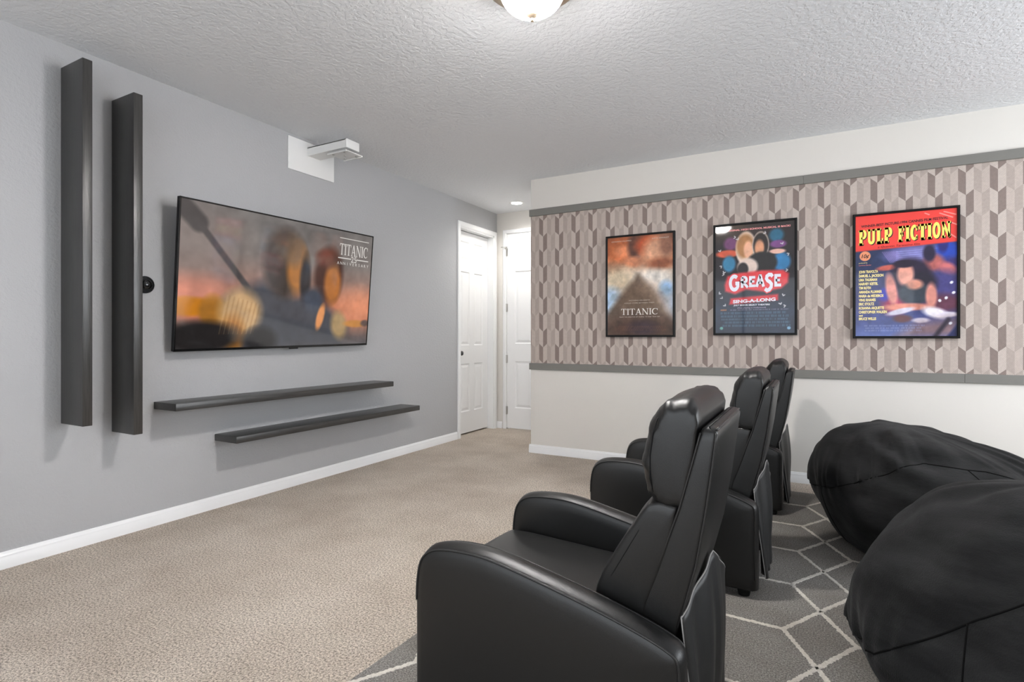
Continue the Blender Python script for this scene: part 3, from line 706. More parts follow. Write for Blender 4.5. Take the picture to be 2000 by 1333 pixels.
lt.part("subtitle"); lt.text("FROM THE DIRECTOR OF 'ALIENS,' 'T2' AND 'TRUE LIES'", U(0.5), Z(0.822), 0.010 * ph, dm, 0.62 * pw)
lt.part('left_name'); lt.text('LEONARDO DICAPRIO', U(0.22), Z(0.048), 0.013 * ph, dm, 0.31 * pw); lt.part('right_name'); lt.text('KATE WINSLET', U(0.82), Z(0.046), 0.013 * ph, dm, 0.25 * pw)
lt.build('lettering', t, (0, YL, 0))
# --- middle poster: dark sheet with confetti shapes and a red and white title
t, pw, ph = framed('middle framed poster, black and navy with white title on red', -0.733, -0.103, 1.176, 2.107)
U = lambda u: (u - 0.5) * pw; Z = lambda v: (0.5 - v) * ph
p = Paint(pw, ph, 200, 300)
p.grad([(0, (44, 36, 36)), (0.3, (34, 30, 34)), (0.6, (34, 36, 46)), (0.8, (40, 52, 72)), (1, (34, 44, 62))])
p.ell(0.18, 0.02, 0.3, 0.10, (92, 72, 52), 1.4, op=0.5)
p.ell(0.20, 0.17, 0.09, 0.06, (112, 62, 108), 0.5); p.ell(0.16, 0.26, 0.15, 0.035, (206, 88, 60), 0.4); p.ell(0.18, 0.355, 0.085, 0.075, (52, 122, 160), 0.4); p.ell(0.78, 0.12, 0.09, 0.06, (40, 96, 124), 0.5); p.ell(0.80, 0.20, 0.10, 0.035, (120, 72, 130), 0.4); p.ell(0.84, 0.36, 0.11, 0.085, (50, 118, 168), 0.4)
p.ell(0.79, 0.265, 0.10, 0.022, (222, 176, 160), 0.4)
p.ell(0.40, 0.22, 0.135, 0.155, (226, 204, 190), 0.15); p.ell(0.39, 0.20, 0.115, 0.115, (168, 118, 74), 0.4); p.ell(0.43, 0.235, 0.06, 0.08, (224, 170, 140), 0.4); p.ell(0.585, 0.20, 0.105, 0.125, (214, 196, 186), 0.12); p.ell(0.585, 0.20, 0.095, 0.115, (38, 32, 30), 0.2); p.ell(0.57, 0.225, 0.06, 0.075, (206, 146, 112), 0.4)
p.ell(0.60, 0.36, 0.19, 0.10, (34, 34, 36), 0.2); p.ell(0.42, 0.39, 0.13, 0.08, (216, 196, 186), 0.3); p.ell(0.36, 0.41, 0.07, 0.06, (40, 38, 42), 0.3)
p.poly([(0.12, 0.55), (0.16, 0.47), (0.30, 0.445), (0.60, 0.43), (0.86, 0.435), (0.93, 0.47), (0.92, 0.55), (0.84, 0.60), (0.62, 0.625), (0.40, 0.60), (0.26, 0.64), (0.13, 0.61)], (214, 62, 70), 0.012)
p.poly([(0.20, 0.675), (0.80, 0.650), (0.80, 0.705), (0.18, 0.735)], (206, 52, 62), 0.01)
r_ = random.Random(3)
for (cu, cv) in ((0.25, 0.10), (0.30, 0.12), (0.64, 0.08), (0.86, 0.19), (0.07, 0.22), (0.91, 0.29), (0.06, 0.37), (0.13, 0.43), (0.10, 0.44), (0.90, 0.43), (0.07, 0.63), (0.09, 0.66), (0.88, 0.66), (0.13, 0.73), (0.84, 0.73), (0.87, 0.75)):
    a = r_.uniform(0, 3.1); p.line([(cu, cv), (cu + 0.02 * math.cos(a), cv + 0.014 * math.sin(a)), (cu + 0.03 * math.cos(a + 1), cv + 0.02 * math.sin(a + 1))], 0.008, (206, 202, 206), 0.006)
p.dashes(0.80, 0.945, 5, 0.05, 0.95, (92, 128, 150), 8, 0.62); p.dashes(0.775, 0.795, 1, 0.05, 0.16, (220, 140, 80), 2, 0.9); p.dashes(0.778, 0.793, 1, 0.16, 0.95, (176, 162, 190), 6, 0.6)
p.ell(0.08, 0.955, 0.022, 0.014, (110, 170, 160), 0.5); p.ell(0.93, 0.955, 0.022, 0.014, (120, 160, 190), 0.5)
p.rough(0.04, (12, 18), 9)
p.build('print', M['print'], t, (0, YP, 0))
lt = Letters(); rd = ink((214, 62, 70)); wh = ink((226, 226, 236)); 
base = [('G', 0.00, 1.25), ('R', -0.0, 0.95), ('E', 0.03, 0.85), ('A', 0.03, 0.95), ('S', -0.02, 1.2), ('E', 0.05, 0.95)]
def grease(wd):
    out = []; x = 0
    for ch, dy, sc in base:
        wv, ps = wavy(ch, wd); out += [[(p_[0] * (0.7 + 0.3 * sc) + x, (p_[1] - 0.5) * sc + 0.5 + dy) for p_ in q] for q in ps]; x += wv * (0.7 + 0.3 * sc) + 0.02
    sx = 0.66 * pw / x; return [[(p_[0] * sx + U(0.185), p_[1] * 0.112 * ph + Z(0.585)) for p_ in q] for q in out]
lt.polys(grease(0.40), rd, 0.0003); lt.polys(grease(0.25), wh, 0.0)
lt.part('subtitle'); lt.text('SING-A-LONG', U(0.50), Z(0.716), 0.028 * ph, wh, 0.54 * pw, bold=0.0016, slope=0.035)
lt.part('top_line'); lt.text('THE ORIGINAL HIGH SCHOOL MUSICAL IS BACK!', U(0.50), Z(0.052), 0.015 * ph, ink((232, 150, 150)), 0.90 * pw, bold=0.0008)
lt.part('release_line'); lt.text('JULY 2010 IN SELECT THEATERS', U(0.47), Z(0.748), 0.013 * ph, wh, 0.46 * pw, bold=0.0005)
lt.part('note_line'); lt.text('(Not playing in Hollywood)', U(0.47), Z(0.772), 0.011 * ph, ink((176, 162, 190)), 0.36 * pw)
lt.build('lettering', t, (0, YL, 0))
# --- right poster: red band with yellow title over a dark violet picture
t, pw, ph = framed('rightmost framed poster, red band with big yellow title over dark blue', 0.272, 0.912, 1.150, 2.088)
U = lambda u: (u - 0.5) * pw; Z = lambda v: (0.5 - v) * ph
p = Paint(pw, ph, 210, 300)
p.grad([(0, (38, 46, 76)), (0.4, (40, 52, 88)), (0.7, (58, 60, 110)), (0.9, (66, 76, 130)), (1, (84, 100, 160))])
p.ell(0.62, 0.34, 0.30, 0.07, (120, 116, 176), 0.7); 
for q in range(9): p.line([(0.28 + 0.018 * q, 0.31), (0.36 + 0.018 * q, 0.40)], 0.006, (150, 130, 190), 0.006, 0.6)
for q in range(5): p.line([(0.42, 0.315 + 0.017 * q), (0.86, 0.305 + 0.017 * q)], 0.007, (150, 160, 220), 0.006, 0.6)
p.ell(0.92, 0.34, 0.12, 0.09, (34, 66, 168), 0.6); p.ell(0.95, 0.44, 0.10, 0.06, (60, 50, 110), 0.8)
p.ell(0.78, 0.42, 0.10, 0.07, (176, 96, 92), 0.6, rot=0.5); p.ell(0.91, 0.47, 0.10, 0.045, (190, 104, 106), 0.6, rot=0.6); p.ell(0.74, 0.34, 0.06, 0.07, (40, 34, 62), 0.5); p.ell(0.87, 0.27, 0.05, 0.07, (40, 40, 110), 0.5)
p.ell(0.34, 0.44, 0.12, 0.022, (196, 96, 84), 0.6, rot=-0.1)
p.ell(0.86, 0.60, 0.20, 0.11, (64, 60, 116), 0.7); p.ell(0.88, 0.74, 0.20, 0.07, (92, 50, 70), 0.8); p.ell(0.40, 0.73, 0.12, 0.09, (150, 50, 80), 0.9); p.ell(0.30, 0.66, 0.06, 0.05, (58, 60, 170), 0.8)
p.ell(0.56, 0.52, 0.20, 0.15, (40, 32, 54), 0.35); p.ell(0.66, 0.58, 0.15, 0.10, (34, 30, 46), 0.5); p.ell(0.51, 0.50, 0.082, 0.092, (226, 158, 140), 0.45); p.ell(0.50, 0.415, 0.11, 0.032, (36, 28, 48), 0.4)
p.ell(0.60, 0.66, 0.17, 0.085, (52, 60, 72), 0.35); p.ell(0.60, 0.585, 0.08, 0.04, (214, 146, 126), 0.6)
p.ell(0.37, 0.62, 0.055, 0.13, (214, 142, 132), 0.5, rot=-0.15); p.ell(0.76, 0.68, 0.055, 0.10, (206, 136, 124), 0.5); p.ell(0.52, 0.765, 0.24, 0.030, (214, 136, 118), 0.5)
p.ell(0.46, 0.80, 0.14, 0.022, (200, 196, 214), 0.5, rot=-0.25); p.ell(0.80, 0.815, 0.13, 0.04, (226, 220, 228), 0.6, rot=0.35); p.ell(0.92, 0.83, 0.10, 0.02, (214, 206, 220), 0.6); p.ell(0.48, 0.86, 0.09, 0.03, (90, 50, 56), 0.6); p.ell(0.66, 0.875, 0.08, 0.02, (206, 204, 224), 0.6)
p.poly([(0.42, 1.01), (0.62, 0.89), (1.01, 0.86), (1.01, 1.01)], (140, 106, 102), 0.05, 0.8); p.line([(0.80, 1.0), (0.92, 0.87)], 0.03, (52, 44, 60), 0.02); p.poly([(0.90, 1.01), (1.01, 0.90), (1.01, 1.01)], (36, 42, 84), 0.01)
for cu, cv in ((0.90, 0.70), (0.95, 0.58), (0.94, 0.90), (0.84, 0.72), (0.97, 0.66)): p.ell(cu, cv, 0.018, 0.010, (220, 220, 230), 0.5, rot=cu * 9)
p.rough(0.05, (14, 20), 12)
p.poly([(-0.01, -0.01), (1.01, -0.01), (1.01, 0.262), (-0.01, 0.296)], (232, 66, 58), 0.006)
p.ell(0.10, 0.335, 0.058, 0.040, (232, 150, 110), 0.12)
for (a_, b_) in (((0.84, 0.03), (0.96, 0.07)), ((0.88, 0.02), (0.99, 0.05)), ((0.92, 0.10), (1.0, 0.13)), ((0.70, 0.02), (0.74, 0.035)), ((0.94, 0.2), (0.99, 0.23))): p.line([a_, b_], 0.006, (246, 206, 200), 0.006, 0.8)
p.dashes(0.905, 0.965, 3, 0.04, 0.72, (150, 160, 205), 14, 0.5)
p.build('print', M['print'], t, (0, YP, 0))
lt = Letters(); yl = ink((250, 230, 110)); bk = ink((40, 24, 26)); cr = ink((240, 222, 150)); dk = ink((60, 50, 30))
for m_, du, dv, yy in ((bk, 0.008, 0.007, 0.0003), (yl, 0, 0, 0)):
    for word, u_, wd in (('PULP', 0.205, 0.345), ('FICTION', 0.690, 0.510)):
        g_ = glyphs(word, slab_serif, U(u_ + du), Z(0.232 + dv), 0.125 * ph, wd * pw, gap=0.045)
        lt.polys([[(a_, c_ + 0.030 * (a_)) for a_, c_ in q] for q in g_], m_, yy)
lt.part('top_line'); lt.text('WINNER-BEST PICTURE-1994 CANNES FILM FESTIVAL', U(0.49), Z(0.088), 0.020 * ph, bk, 0.86 * pw, bold=0.0006, slope=0.03)
lt.part('subtitle'); lt.text('a Quentin Tarantino film', U(0.44), Z(0.272), 0.016 * ph, bk, 0.42 * pw, shear=0.3, slope=0.02)
lt.part('price_mark'); lt.text('10\u00a2', U(0.10), Z(0.350), 0.030 * ph, bk, 0.075 * pw, bold=0.0008, shear=0.2)
lt.part('producer_line'); lt.text('produced by', U(0.035), Z(0.395), 0.010 * ph, cr, 0.09 * pw, 'L'); lt.text('Lawrence Bender', U(0.035), Z(0.415), 0.010 * ph, ink((226, 130, 120)), 0.13 * pw, 'L')
cast = [('JOHN TRAVOLTA', .20), ('SAMUEL L. JACKSON', .255), ('UMA THURMAN', .19), ('HARVEY KEITEL', .20), ('TIM ROTH', .125), ('AMANDA PLUMMER', .24), ('MARIA de MEDEIROS', .255), ('VING RHAMES', .175), ('ERIC STOLTZ', .16), ('ROSANNA ARQUETTE', .26), ('CHRISTOPHER WALKEN', .29), ('and', .04), ('BRUCE WILLIS', .18)]
vv = 0.455; lt.part('cast_list')
for nm, wd in cast:
    hh = 0.021 if nm != 'and' else 0.012
    lt.text(nm, U(0.035), Z(vv + hh), hh * ph, cr, wd * pw, 'L', bold=0.0011); vv += 0.0335 if nm != 'and' else 0.022
lt.build('lettering', t, (0, YL, 0))

# ------------------------------------------------------------------ rug
RA = math.radians(-2.1)
t = thing('area_rug', 'dark taupe shag rug with cream lattice lines under the recliners', 'rug', (-1.345, 1.6, 0), (0, 0, RA))
def rl(x, y):      # world -> rug local
    dx, dy = x + 1.345, y - 1.6; c, s = math.cos(-RA), math.sin(-RA); return (dx * c - dy * s, dx * s + dy * c)
RW, RL0, RL1 = 2.95, -0.85, 3.02
b = MB(); th = 0.012
nx_, ny_ = 60, 78
def rz(x, y): return th
R_ = [[(x, y, z) for x, y, z in ((0, RL0, 0), (RW, RL0, 0), (RW, RL1, 0), (0, RL1, 0))], [(0.0, RL0, th * 0.7), (RW, RL0, th * 0.7), (RW, RL1, th * 0.7), (0, RL1, th * 0.7)], [(0.012, RL0 + 0.012, th), (RW - 0.012, RL0 + 0.012, th), (RW - 0.012, RL1 - 0.012, th), (0.012, RL1 - 0.012, th)]]
b.loft(R_, k=0)
r_ = random.Random(5)
def rug_line(p, q, wd=0.021):
    n = max(2, int(math.hypot(q[0] - p[0], q[1] - p[1]) / 0.006)); P = Vector(p); Q = Vector(q); d = (Q - P).normalized(); nm = Vector((-d.y, d.x)); Lf, Rt = [], []
    for i in range(n + 1):
        c = P + (Q - P) * (i / n); a = wd / 2 + r_.uniform(-0.0035, 0.0045); e = wd / 2 + r_.uniform(-0.0035, 0.0045); Lf.append(c + nm * a); Rt.append(c - nm * e)
    for i in range(n):
        z = th + 0.0025; V = [(Lf[i].x, Lf[i].y, th - .002), (Lf[i + 1].x, Lf[i + 1].y, th - .002), (Rt[i + 1].x, Rt[i + 1].y, th - .002), (Rt[i].x, Rt[i].y, th - .002)]
        tp = [((v_[0] * 0.8 + c_[0] * 0.2), (v_[1] * 0.8 + c_[1] * 0.2), z) for v_, c_ in zip(V, (V[3], V[2], V[1], V[0]))]
        b.add(V + tp, [(4, 7, 6, 5), (0, 4, 5, 1), (2, 6, 7, 3)], 1)
kx, ky = rl(0.014, 2.157); PXR, PYR, HW = 0.667, 0.4523, 0.122
def inside(p): return 0.01 < p[0] < RW - 0.01 and RL0 + 0.01 < p[1] < RL1 - 0.01
def clipseg(p, q):
    t0, t1 = 0.0, 1.0
    for a, d, lo, hi in ((p[0], q[0] - p[0], 0.008, RW - 0.008), (p[1], q[1] - p[1], RL0 + 0.008, RL1 - 0.008)):
        if abs(d) < 1e-9:
            if a < lo or a > hi: return None
            continue
        u0, u1 = (lo - a) / d, (hi - a) / d
        if u0 > u1: u0, u1 = u1, u0
        t0, t1 = max(t0, u0), min(t1, u1)
    if t1 - t0 < 0.02: return None
    return ((p[0] + (q[0] - p[0]) * t0, p[1] + (q[1] - p[1]) * t0), (p[0] + (q[0] - p[0]) * t1, p[1] + (q[1] - p[1]) * t1))
for ci in range(-4, 5):
    for cj in range(-8, 9):
        cx, cy = kx + ci * PXR, ky + cj * PYR
        if not (-1 < cx < RW + 1 and RL0 - 1 < cy < RL1 + 1): continue
        E_, W_p = (cx + HW, cy + PYR / 2), (cx - HW, cy + PYR / 2); nx2 = (cx, cy + PYR)
        for s_, e_ in (((cx, cy), E_), ((cx, cy), W_p), (E_, nx2), (W_p, nx2), (E_, (cx + PXR - HW, cy + PYR / 2))):
            g = clipseg(s_, e_)
            if g: rug_line(*g)
b.build('pile', [M['rug'], M['rug_line']], t, fix=False)

# ------------------------------------------------------------------ recliners
CX0, CY0, CZ0 = -0.645, 1.61, 0.0150            # first chair's base centre; its shapes are written in room coordinates
def C_(p): return (p[0] - CX0, p[1] - CY0, p[2] - CZ0)
def inset(P, d):
    n = len(P); out = []
    ar = sum(P[i][0] * P[(i + 1) % n][1] - P[(i + 1) % n][0] * P[i][1] for i in range(n))
    sg = 1 if ar > 0 else -1
    for i in range(n):
        a, c = Vector(P[i - 1]), Vector(P[(i + 1) % n]); tg = (c - a).normalized(); out.append((P[i][0] - sg * tg.y * d, P[i][1] + sg * tg.x * d))
    return out
top = catmull([(-1.026, 0.36), (-1.025, 0.43), (-1.012, 0.498), (-0.980, 0.534), (-0.925, 0.551), (-0.83, 0.556), (-0.745, 0.548), (-0.60, 0.519), (-0.469, 0.489), (-0.36, 0.459), (-0.292, 0.434), (-0.268, 0.415), (-0.262, 0.385)], 5)
ARM = [(p[0], p[1]) for p in top]
ARM += [(-0.262, z) for z in (0.30, 0.20, 0.10, 0.052)] + [(x, 0.045) for x in (-0.28, -0.45, -0.65, -0.85, -1.01)] + [(-1.026, z) for z in (0.052, 0.12, 0.22, 0.30)]
AT = 0.085
def make_recliner(label):
    root = thing('recliner', label, 'recliner', (CX0, CY0, CZ0), group='row of black recliners')
    def arm(y_out, sgn):
        """sgn +1: thickness grows towards +y from y_out"""
        b = MB(); rings = []; cen = (-0.66, 0.27)
        def ring(P, y): return [C_((p[0], y_out + sgn * y, p[1])) for p in P]
        def shrink(P, f): return [(cen[0] + (p[0] - cen[0]) * f, cen[1] + (p[1] - cen[1]) * f) for p in P]
        I = inset(ARM, 0.010)
        for f, y in ((0.06, -0.0065), (0.35, -0.006), (0.65, -0.005), (0.86, -0.003), (0.95, 0.0)): rings.append(ring(shrink(I, f), y))
        for d, y in ((0.010, 0.0035), (0.004, 0.007), (0.001, 0.012), (-0.004, 0.024), (-0.008, AT / 2), (-0.004, AT - 0.024), (0.001, AT - 0.012), (0.004, AT - 0.007), (0.010, AT - 0.0035)): rings.append(ring(inset(ARM, d), y))
        for f, y in ((0.95, AT), (0.86, AT + 0.002), (0.65, AT + 0.003), (0.35, AT + 0.0035), (0.06, AT + 0.004)): rings.append(ring(shrink(I, f), y))
        b.loft(rings); o = b.build('armrest', M['leather'], root, 60)
        b = MB()
        seam = inset(ARM, 0.0045)[2:len(top) + 3]
        for y in (0.0055, AT - 0.0055): b.tube([C_((p[0], y_out + sgn * y, p[1])) for p in seam], 0.0032, 6)
        b.build('piping', M['leather_piping'], o, 180)
        for x in (-0.97, -0.315):
            b = MB(); b.lathe([(0.001, 0.0), (0.024, 0.0), (0.028, 0.02), (0.028, 0.05), (0.001, 0.05)], 16); b.build('foot', M['black'], root, 40, C_((x, y_out + sgn * AT / 2, CZ0)))
        return o
    arm(1.27, 1); arm(1.95, -1)
    y0, y1 = 1.358, 1.862
    # base box
    b = MB(); b.box(C_((-0.98, y0, 0.07)), C_((-0.32, y1, 0.27))); b.build('base', M['black'], root)
    # footrest front panel
    b = MB(); b.rbox(C_((-1.030, y0 + 0.003, 0.065)), C_((-0.985, y1 - 0.003, 0.325)), 0.016, seg=4); b.build('footrest', M['leather'], root, 60)
    # seat cushion: crowned, waterfall front
    prof = [(-1.0, 0.285), (-1.030, 0.31), (-1.040, 0.35), (-1.034, 0.392), (-1.008, 0.418), (-0.96, 0.426), (-0.80, 0.420), (-0.62, 0.412), (-0.46, 0.405), (-0.37, 0.402), (-0.36, 0.30), (-0.45, 0.275), (-0.8, 0.275)]
    pr = [(p[0], p[1]) for p in catmull(prof[:10], 5)] + prof[10:]
    rings = []
    for k in range(13):
        f = k / 12; y = y0 + 0.002 + (y1 - y0 - 0.004) * f; e = min(f, 1 - f); d = 0.014 * max(0, 1 - e / 0.06) ** 2 - 0.008 * math.sin(PI * f)
        rings.append([C_((p[0], y, p[1])) for p in inset(pr, d)])
    b = MB(); b.loft(rings); b.build('seat', M['leather'], root, 60)
    # back shell: tapered rounded slab
    ys0, ys1 = 1.372, 1.848
    lev = [(0.22, -0.435, -0.33), (0.34, -0.418, -0.312), (0.44, -0.396, -0.288), (0.50, -0.376, -0.270), (0.60, -0.336, -0.244), (0.735, -0.290, -0.221), (0.84, -0.262, -0.207), (0.905, -0.245, -0.199), (0.925, -0.240, -0.1965), (0.934, -0.237, -0.198), (0.9385, -0.233, -0.203)]
    rings = []
    for i, (z, xf, xr) in enumerate(lev):
        dz = (0, 0, 0, 0, 0, 0, 0, 0, 0.002, 0.007, 0.014)[i]; r = 0.012
        x_0, x_1, a0, a1 = xf + dz * 0.4, xr - dz * 0.3, ys0 + dz, ys1 - dz; ring = []
        for (qx, qy, s) in ((x_1 - r, a0 + r, -90), (x_1 - r, a1 - r, 0), (x_0 + r, a1 - r, 90), (x_0 + r, a0 + r, 180)):
            for q in range(5):
                an = math.radians(s + 22.5 * q); ring.append((qx + r * math.cos(an), qy + r * math.sin(an), z + 0.045 * (-(qx + r * math.cos(an) - xr) if z > 0.9 else 0) * 0))
        rings.append([C_(p) for p in ring])
    b = MB(); b.loft(rings); back = b.build('backrest', M['leather'], root, 50)
    b = MB()
    for yy in (ys0 + 0.002, ys1 - 0.002):
        b.tube([C_((xr - 0.003, yy, z)) for z, xf, xr in lev[2:9]], 0.0030, 6)
        b.tube([C_((xf + 0.004, yy - 0.001 if yy < 1.6 else yy + 0.001, z)) for z, xf, xr in lev[2:9]], 0.0028, 6)
    b.tube([C_((-0.2, ys0 + 0.012 + (ys1 - ys0 - 0.024) * q / 8, 0.9335)) for q in range(9)], 0.003, 6)
    b.build('piping', M['leather_piping'], back, 180)
    # puffy cushions lofted across the width
    def cushion(name, prof, cen, wrinkle, n=26, closed_n=5, pull=0.16):
        P = catmull(prof + [prof[0]], closed_n)[:-1]; rings = []; smooth_ring = []; nn = len(P)
        for k in range(n + 1):
            f = k / n; e = min(f, 1 - f); y = ys0 + 0.002 + (ys1 - ys0 - 0.004) * (0.5 - 0.5 * math.cos(PI * f)) ; yf = (y - ys0) / (ys1 - ys0); ee = max(0.0, min(yf, 1 - yf))
            sc = 1 - pull * max(0, 1 - ee / 0.10) ** 2.6 + 0.03 * math.sin(PI * max(0, min(1, yf)))
            ring = []; smooth_ring.append([C_((cen[0] + (q.x - cen[0]) * sc, y, cen[1] + (q.y - cen[1]) * sc)) for q in P])
            for i, q in enumerate(P):
                an = i / nn * 2 * PI
                wr = wrinkle * (math.sin(an * 9 + 2.1 * math.sin(yf * 7)) * 0.5 + math.sin(an * 17 + yf * 21 + 1.3) * 0.35 + math.sin(an * 5 - yf * 13) * 0.5) * math.exp(-ee / 0.13)
                s2 = sc + wr + wrinkle * 0.18 * math.sin(an * 3 + yf * 9)
                ring.append(C_((cen[0] + (q.x - cen[0]) * s2, y, cen[1] + (q.y - cen[1]) * s2)))
            rings.append(ring)
        # side caps: domed in two rings with the gathers running on
        def cap(ring, plain, sgn):
            c = [sum(p[i] for p in plain) / nn for i in range(3)]; return [[tuple(c[j] + ((p[j] * g + q[j] * (1 - g)) - c[j]) * f + (sgn * o if j == 1 else 0) for j in range(3)) for p, q in zip(ring, plain)] for f, o, g in ((0.96, 0.0025, 1.0), (0.86, 0.004, 0.5), (0.70, 0.005, 0.15), (0.4, 0.006, 0.0), (0.05, 0.0065, 0.0))]
        rings = cap(rings[0], smooth_ring[0], -1)[::-1] + rings + cap(rings[-1], smooth_ring[-1], 1)
        b = MB(); b.loft(rings); return b.build(name, M['leather'], root, 180)
    hp = cushion('headrest', [(-0.238, 0.958), (-0.250, 0.990), (-0.280, 1.006), (-0.320, 0.996), (-0.354, 0.957), (-0.374, 0.900), (-0.382, 0.840), (-0.378, 0.782), (-0.362, 0.742), (-0.330, 0.726), (-0.286, 0.724), (-0.266, 0.800), (-0.247, 0.890)], (-0.266, 0.85), 0.050)
    lc = cushion('lumbar_cushion', [(-0.290, 0.742), (-0.345, 0.748), (-0.378, 0.724), (-0.420, 0.655), (-0.462, 0.585), (-0.497, 0.520), (-0.508, 0.470), (-0.495, 0.425), (-0.455, 0.405), (-0.385, 0.41), (-0.366, 0.48), (-0.330, 0.58), (-0.303, 0.67)], (-0.350, 0.58), 0.014, pull=0.06)
    # stitched seams on the visible gussets
    b = MB(); yy = ys0 - 0.0030
    b.tube([C_((x, yy + dy, z)) for x, z, dy in ((-0.338, 0.955, .004), (-0.350, 0.915, 0), (-0.357, 0.86, 0), (-0.357, 0.80, 0), (-0.349, 0.768, .003))], 0.0016, 5); b.build('seam', M['black'], hp, 180)
    b = MB(); b.tube([C_((x, yy + dy, z)) for x, z, dy in ((-0.352, 0.722, .006), (-0.386, 0.665, 0.001), (-0.425, 0.595, 0), (-0.458, 0.535, 0.001), (-0.475, 0.48, 0.004))], 0.0016, 5); b.build('seam', M['black'], lc, 180)
    # loose cloth apron closing the gap behind the back
    A, B, Cc = Vector((-0.280, 1.368, 0.470)), Vector((-0.240, 1.600, 0.562)), Vector((-0.242, 1.850, 0.424))
    A2, B2, C2 = Vector((-0.250, 1.375, 0.075)), Vector((-0.226, 1.61, 0.06)), Vector((-0.250, 1.850, 0.10))
    nu, nv = 34, 22; V = []
    for j in range(nv + 1):
        tv = j / nv
        for i in range(nu + 1):
            s = i / nu
            if s < 0.5: a_ = A.lerp(B, s * 2); c_ = A2.lerp(B2, s * 2)
            else: a_ = B.lerp(Cc, s * 2 - 1); c_ = B2.lerp(C2, s * 2 - 1)
            p = a_.lerp(c_, tv)
            fold = 0.010 * math.sin(s * 23 + 1.2 * tv) * (0.3 + tv) * (1 if s < 0.5 else 0.6) + 0.012 * math.sin(PI * s) * math.sin(PI * min(1, tv * 1.3))
            p = p + Vector((fold + (0.018 * tv * math.exp(-((s - 0.06) / 0.06) ** 2)), 0, 0)); V.append(C_(p))
    F = [(j * (nu + 1) + i, j * (nu + 1) + i + 1, (j + 1) * (nu + 1) + i + 1, (j + 1) * (nu + 1) + i) for j in range(nv) for i in range(nu)]
    b = MB(); b.add(V, F); fl_ = b.build('rear_apron', M['flap'], root, 60, fix=False)
    so = fl_.modifiers.new('thick', 'SOLIDIFY'); so.thickness = 0.003; so.offset = 0
    b = MB(); b.tube([V[i] for i in range(nu + 1)], 0.0022, 6); b.tube([V[j * (nu + 1)] for j in range(nv + 1)], 0.0018, 6); b.tube([V[j * (nu + 1) + nu] for j in range(nv + 1)], 0.0012, 6)
    e_ = b.build('hem', M['flap_edge'], fl_, 180); e_['label'] = 'pale stitched hem'
    return root
def dup(root, loc, label, rz=0):
    r = root.copy(); COL.objects.link(r); r.location = loc; r.rotation_euler = (0, 0, rz); r['label'] = label
    for ch in list(root.children):
        c = ch.copy(); COL.objects.link(c); c.parent = r
        for g in ch.children:
            d = g.copy(); COL.objects.link(d); d.parent = c
    return r
first = make_recliner('nearest black leather recliner, its side filling the bottom of the picture')
dup(first, (CX0 + 0.050, CY0 + 1.31, CZ0), 'middle black leather recliner between the nearest one and the farthest one')
dup(first, (CX0 + 0.092, CY0 + 2.60, CZ0), 'farthest black leather recliner, closest to the wallpapered wall')

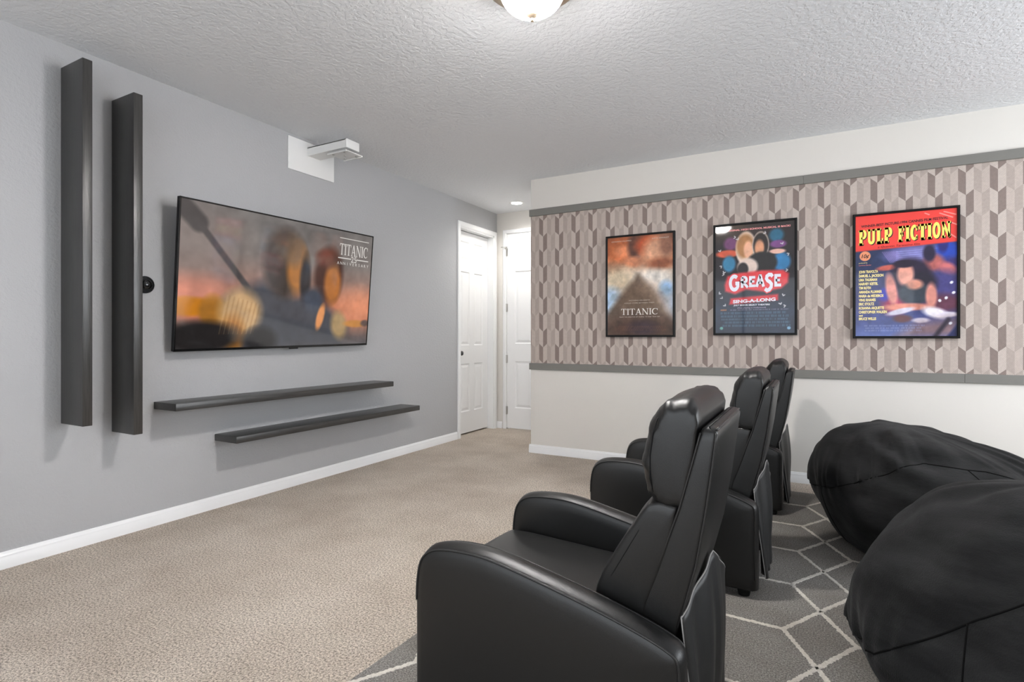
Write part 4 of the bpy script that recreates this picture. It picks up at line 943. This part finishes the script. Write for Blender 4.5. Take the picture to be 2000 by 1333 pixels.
# ------------------------------------------------------------------ bean bags
def bean(label, cen, rad, H, prof, shift, seam_z, merid, seed, slope=0.0):
    root = thing('bean_bag', label, 'bean bag', (cen[0], cen[1], 0.0152), group='black bean bag loungers')
    pr = catmull([(r, z) for r, z in prof], 24); pr = [(p.x, max(0.0, p.y)) for p in pr]
    r_ = np.random.default_rng(seed); f_ = r_.uniform(0, 6.28, 16)
    ang = [a for a, z in seam_z]; zz = [z for a, z in seam_z]
    def sz(th_): return float(np.interp(math.degrees(th_) % 360, ang, zz))
    def surf(th_, t):
        q = t * (len(pr) - 1); i = min(int(q), len(pr) - 2); f = q - i
        r = pr[i][0] * (1 - f) + pr[i + 1][0] * f; z = (pr[i][1] * (1 - f) + pr[i + 1][1] * f) * H
        z *= 1 - slope * max(0.0, r * math.cos(th_) + 0.15) * (z / H)
        d = z - sz(th_); up = 1.0 if d > 0 else 0.25; hf = z / H
        lump = 0.011 * math.sin(3 * th_ + f_[0] + 3 * hf) + 0.010 * math.sin(5 * th_ + f_[1] - 5 * hf) + 0.007 * math.sin(8 * th_ + f_[2] + 7 * hf) + 0.006 * math.sin(13 * th_ + f_[10] - 9 * hf)
        gath = 0.016 * up * math.exp(-abs(d) / 0.065) * (math.sin(33 * th_ + 2.5 * math.sin(4 * th_ + f_[5]) + 9 * d) + 0.7 * math.sin(57 * th_ + f_[6] - 6 * d)) * (0.5 + 0.5 * math.sin(2 * th_ + f_[7]))
        pinch = -0.005 * math.exp(-(d / 0.022) ** 2)
        cre = 0.0060 * math.sin(30 * hf + 4 * math.sin(2 * th_ + f_[8]) + 3 * th_) * max(0.0, min(1.0, (hf - 0.3) * 2)) * (0.5 + 0.5 * math.sin(3 * th_ + f_[9]))
        k = r + (lump + gath + pinch + cre) / max(rad) * min(1.0, r * 2.2)
        z2 = z + (0.5 * (lump + gath) + pinch * 0.4 + cre * 2.0) * max(0.0, min(1.0, (hf - 0.55) * 3)) * min(1.0, r * r * 5)
        return (shift[0] * hf * hf + rad[0] * k * math.cos(th_), shift[1] * hf * hf + rad[1] * k * math.sin(th_), max(0.0, z2))
    nt, nz = 400, 150
    V = [surf(2 * PI * i / nt, j / nz) for j in range(nz + 1) for i in range(nt)]
    F = [(j * nt + i, j * nt + (i + 1) % nt, (j + 1) * nt + (i + 1) % nt, (j + 1) * nt + i) for j in range(nz) for i in range(nt)]
    b = MB(); b.add(V, F); cv = b.build('cover', M['suede'], root, 180)
    def t_of(z):
        for i in range(len(pr) - 1):
            if pr[i][1] * H <= z <= pr[i + 1][1] * H and pr[i + 1][1] > pr[i][1]: return (i + (z / H - pr[i][1]) / (pr[i + 1][1] - pr[i][1])) / (len(pr) - 1)
        return 0.5
    b = MB(); b.tube([surf(2 * PI * i / 260, t_of(sz(2 * PI * i / 260))) for i in range(260)], 0.0030, 6, closed=True); b.build('seam', M['black_thread'], cv, 180)
    for mth in merid:
        t1 = t_of(sz(mth)); b = MB(); b.tube([surf(mth + 0.05 * (1 - i / 30), 0.17 + (t1 - 0.17) * i / 30) for i in range(31)], 0.0026, 6); b.build('seam', M['black_thread'], cv, 180)
    return root
bean('farther black bean bag between the nearer one and the cream wall', (0.665, 3.74), (0.635, 0.68), 0.652,
     [(0.01, 0), (0.55, 0.0), (0.81, 0.01), (0.91, 0.10), (0.98, 0.25), (1.0, 0.40), (0.955, 0.58), (0.82, 0.75), (0.60, 0.90), (0.34, 0.975), (0.13, 0.998), (0.004, 1.0)], (-0.22, 0.05),
     [(0, .40), (90, .45), (180, .26), (215, .34), (240, .45), (265, .545), (295, .54), (325, .46), (360, .40)], (3.5, 5.0), 3, 0.14)
bean('nearer black bean bag cut off by the right edge of the picture', (0.745, 2.22), (0.625, 0.62), 0.68,
     [(0.01, 0), (0.6, 0.0), (0.86, 0.01), (0.95, 0.10), (1.0, 0.24), (0.965, 0.42), (0.88, 0.58), (0.745, 0.73), (0.55, 0.87), (0.34, 0.955), (0.14, 0.995), (0.004, 1.0)], (-0.08, 0.06),
     [(0, .45), (90, .40), (180, .13), (205, .19), (230, .40), (250, .53), (270, .595), (300, .60), (360, .45)], (3.98, 5.3), 8)
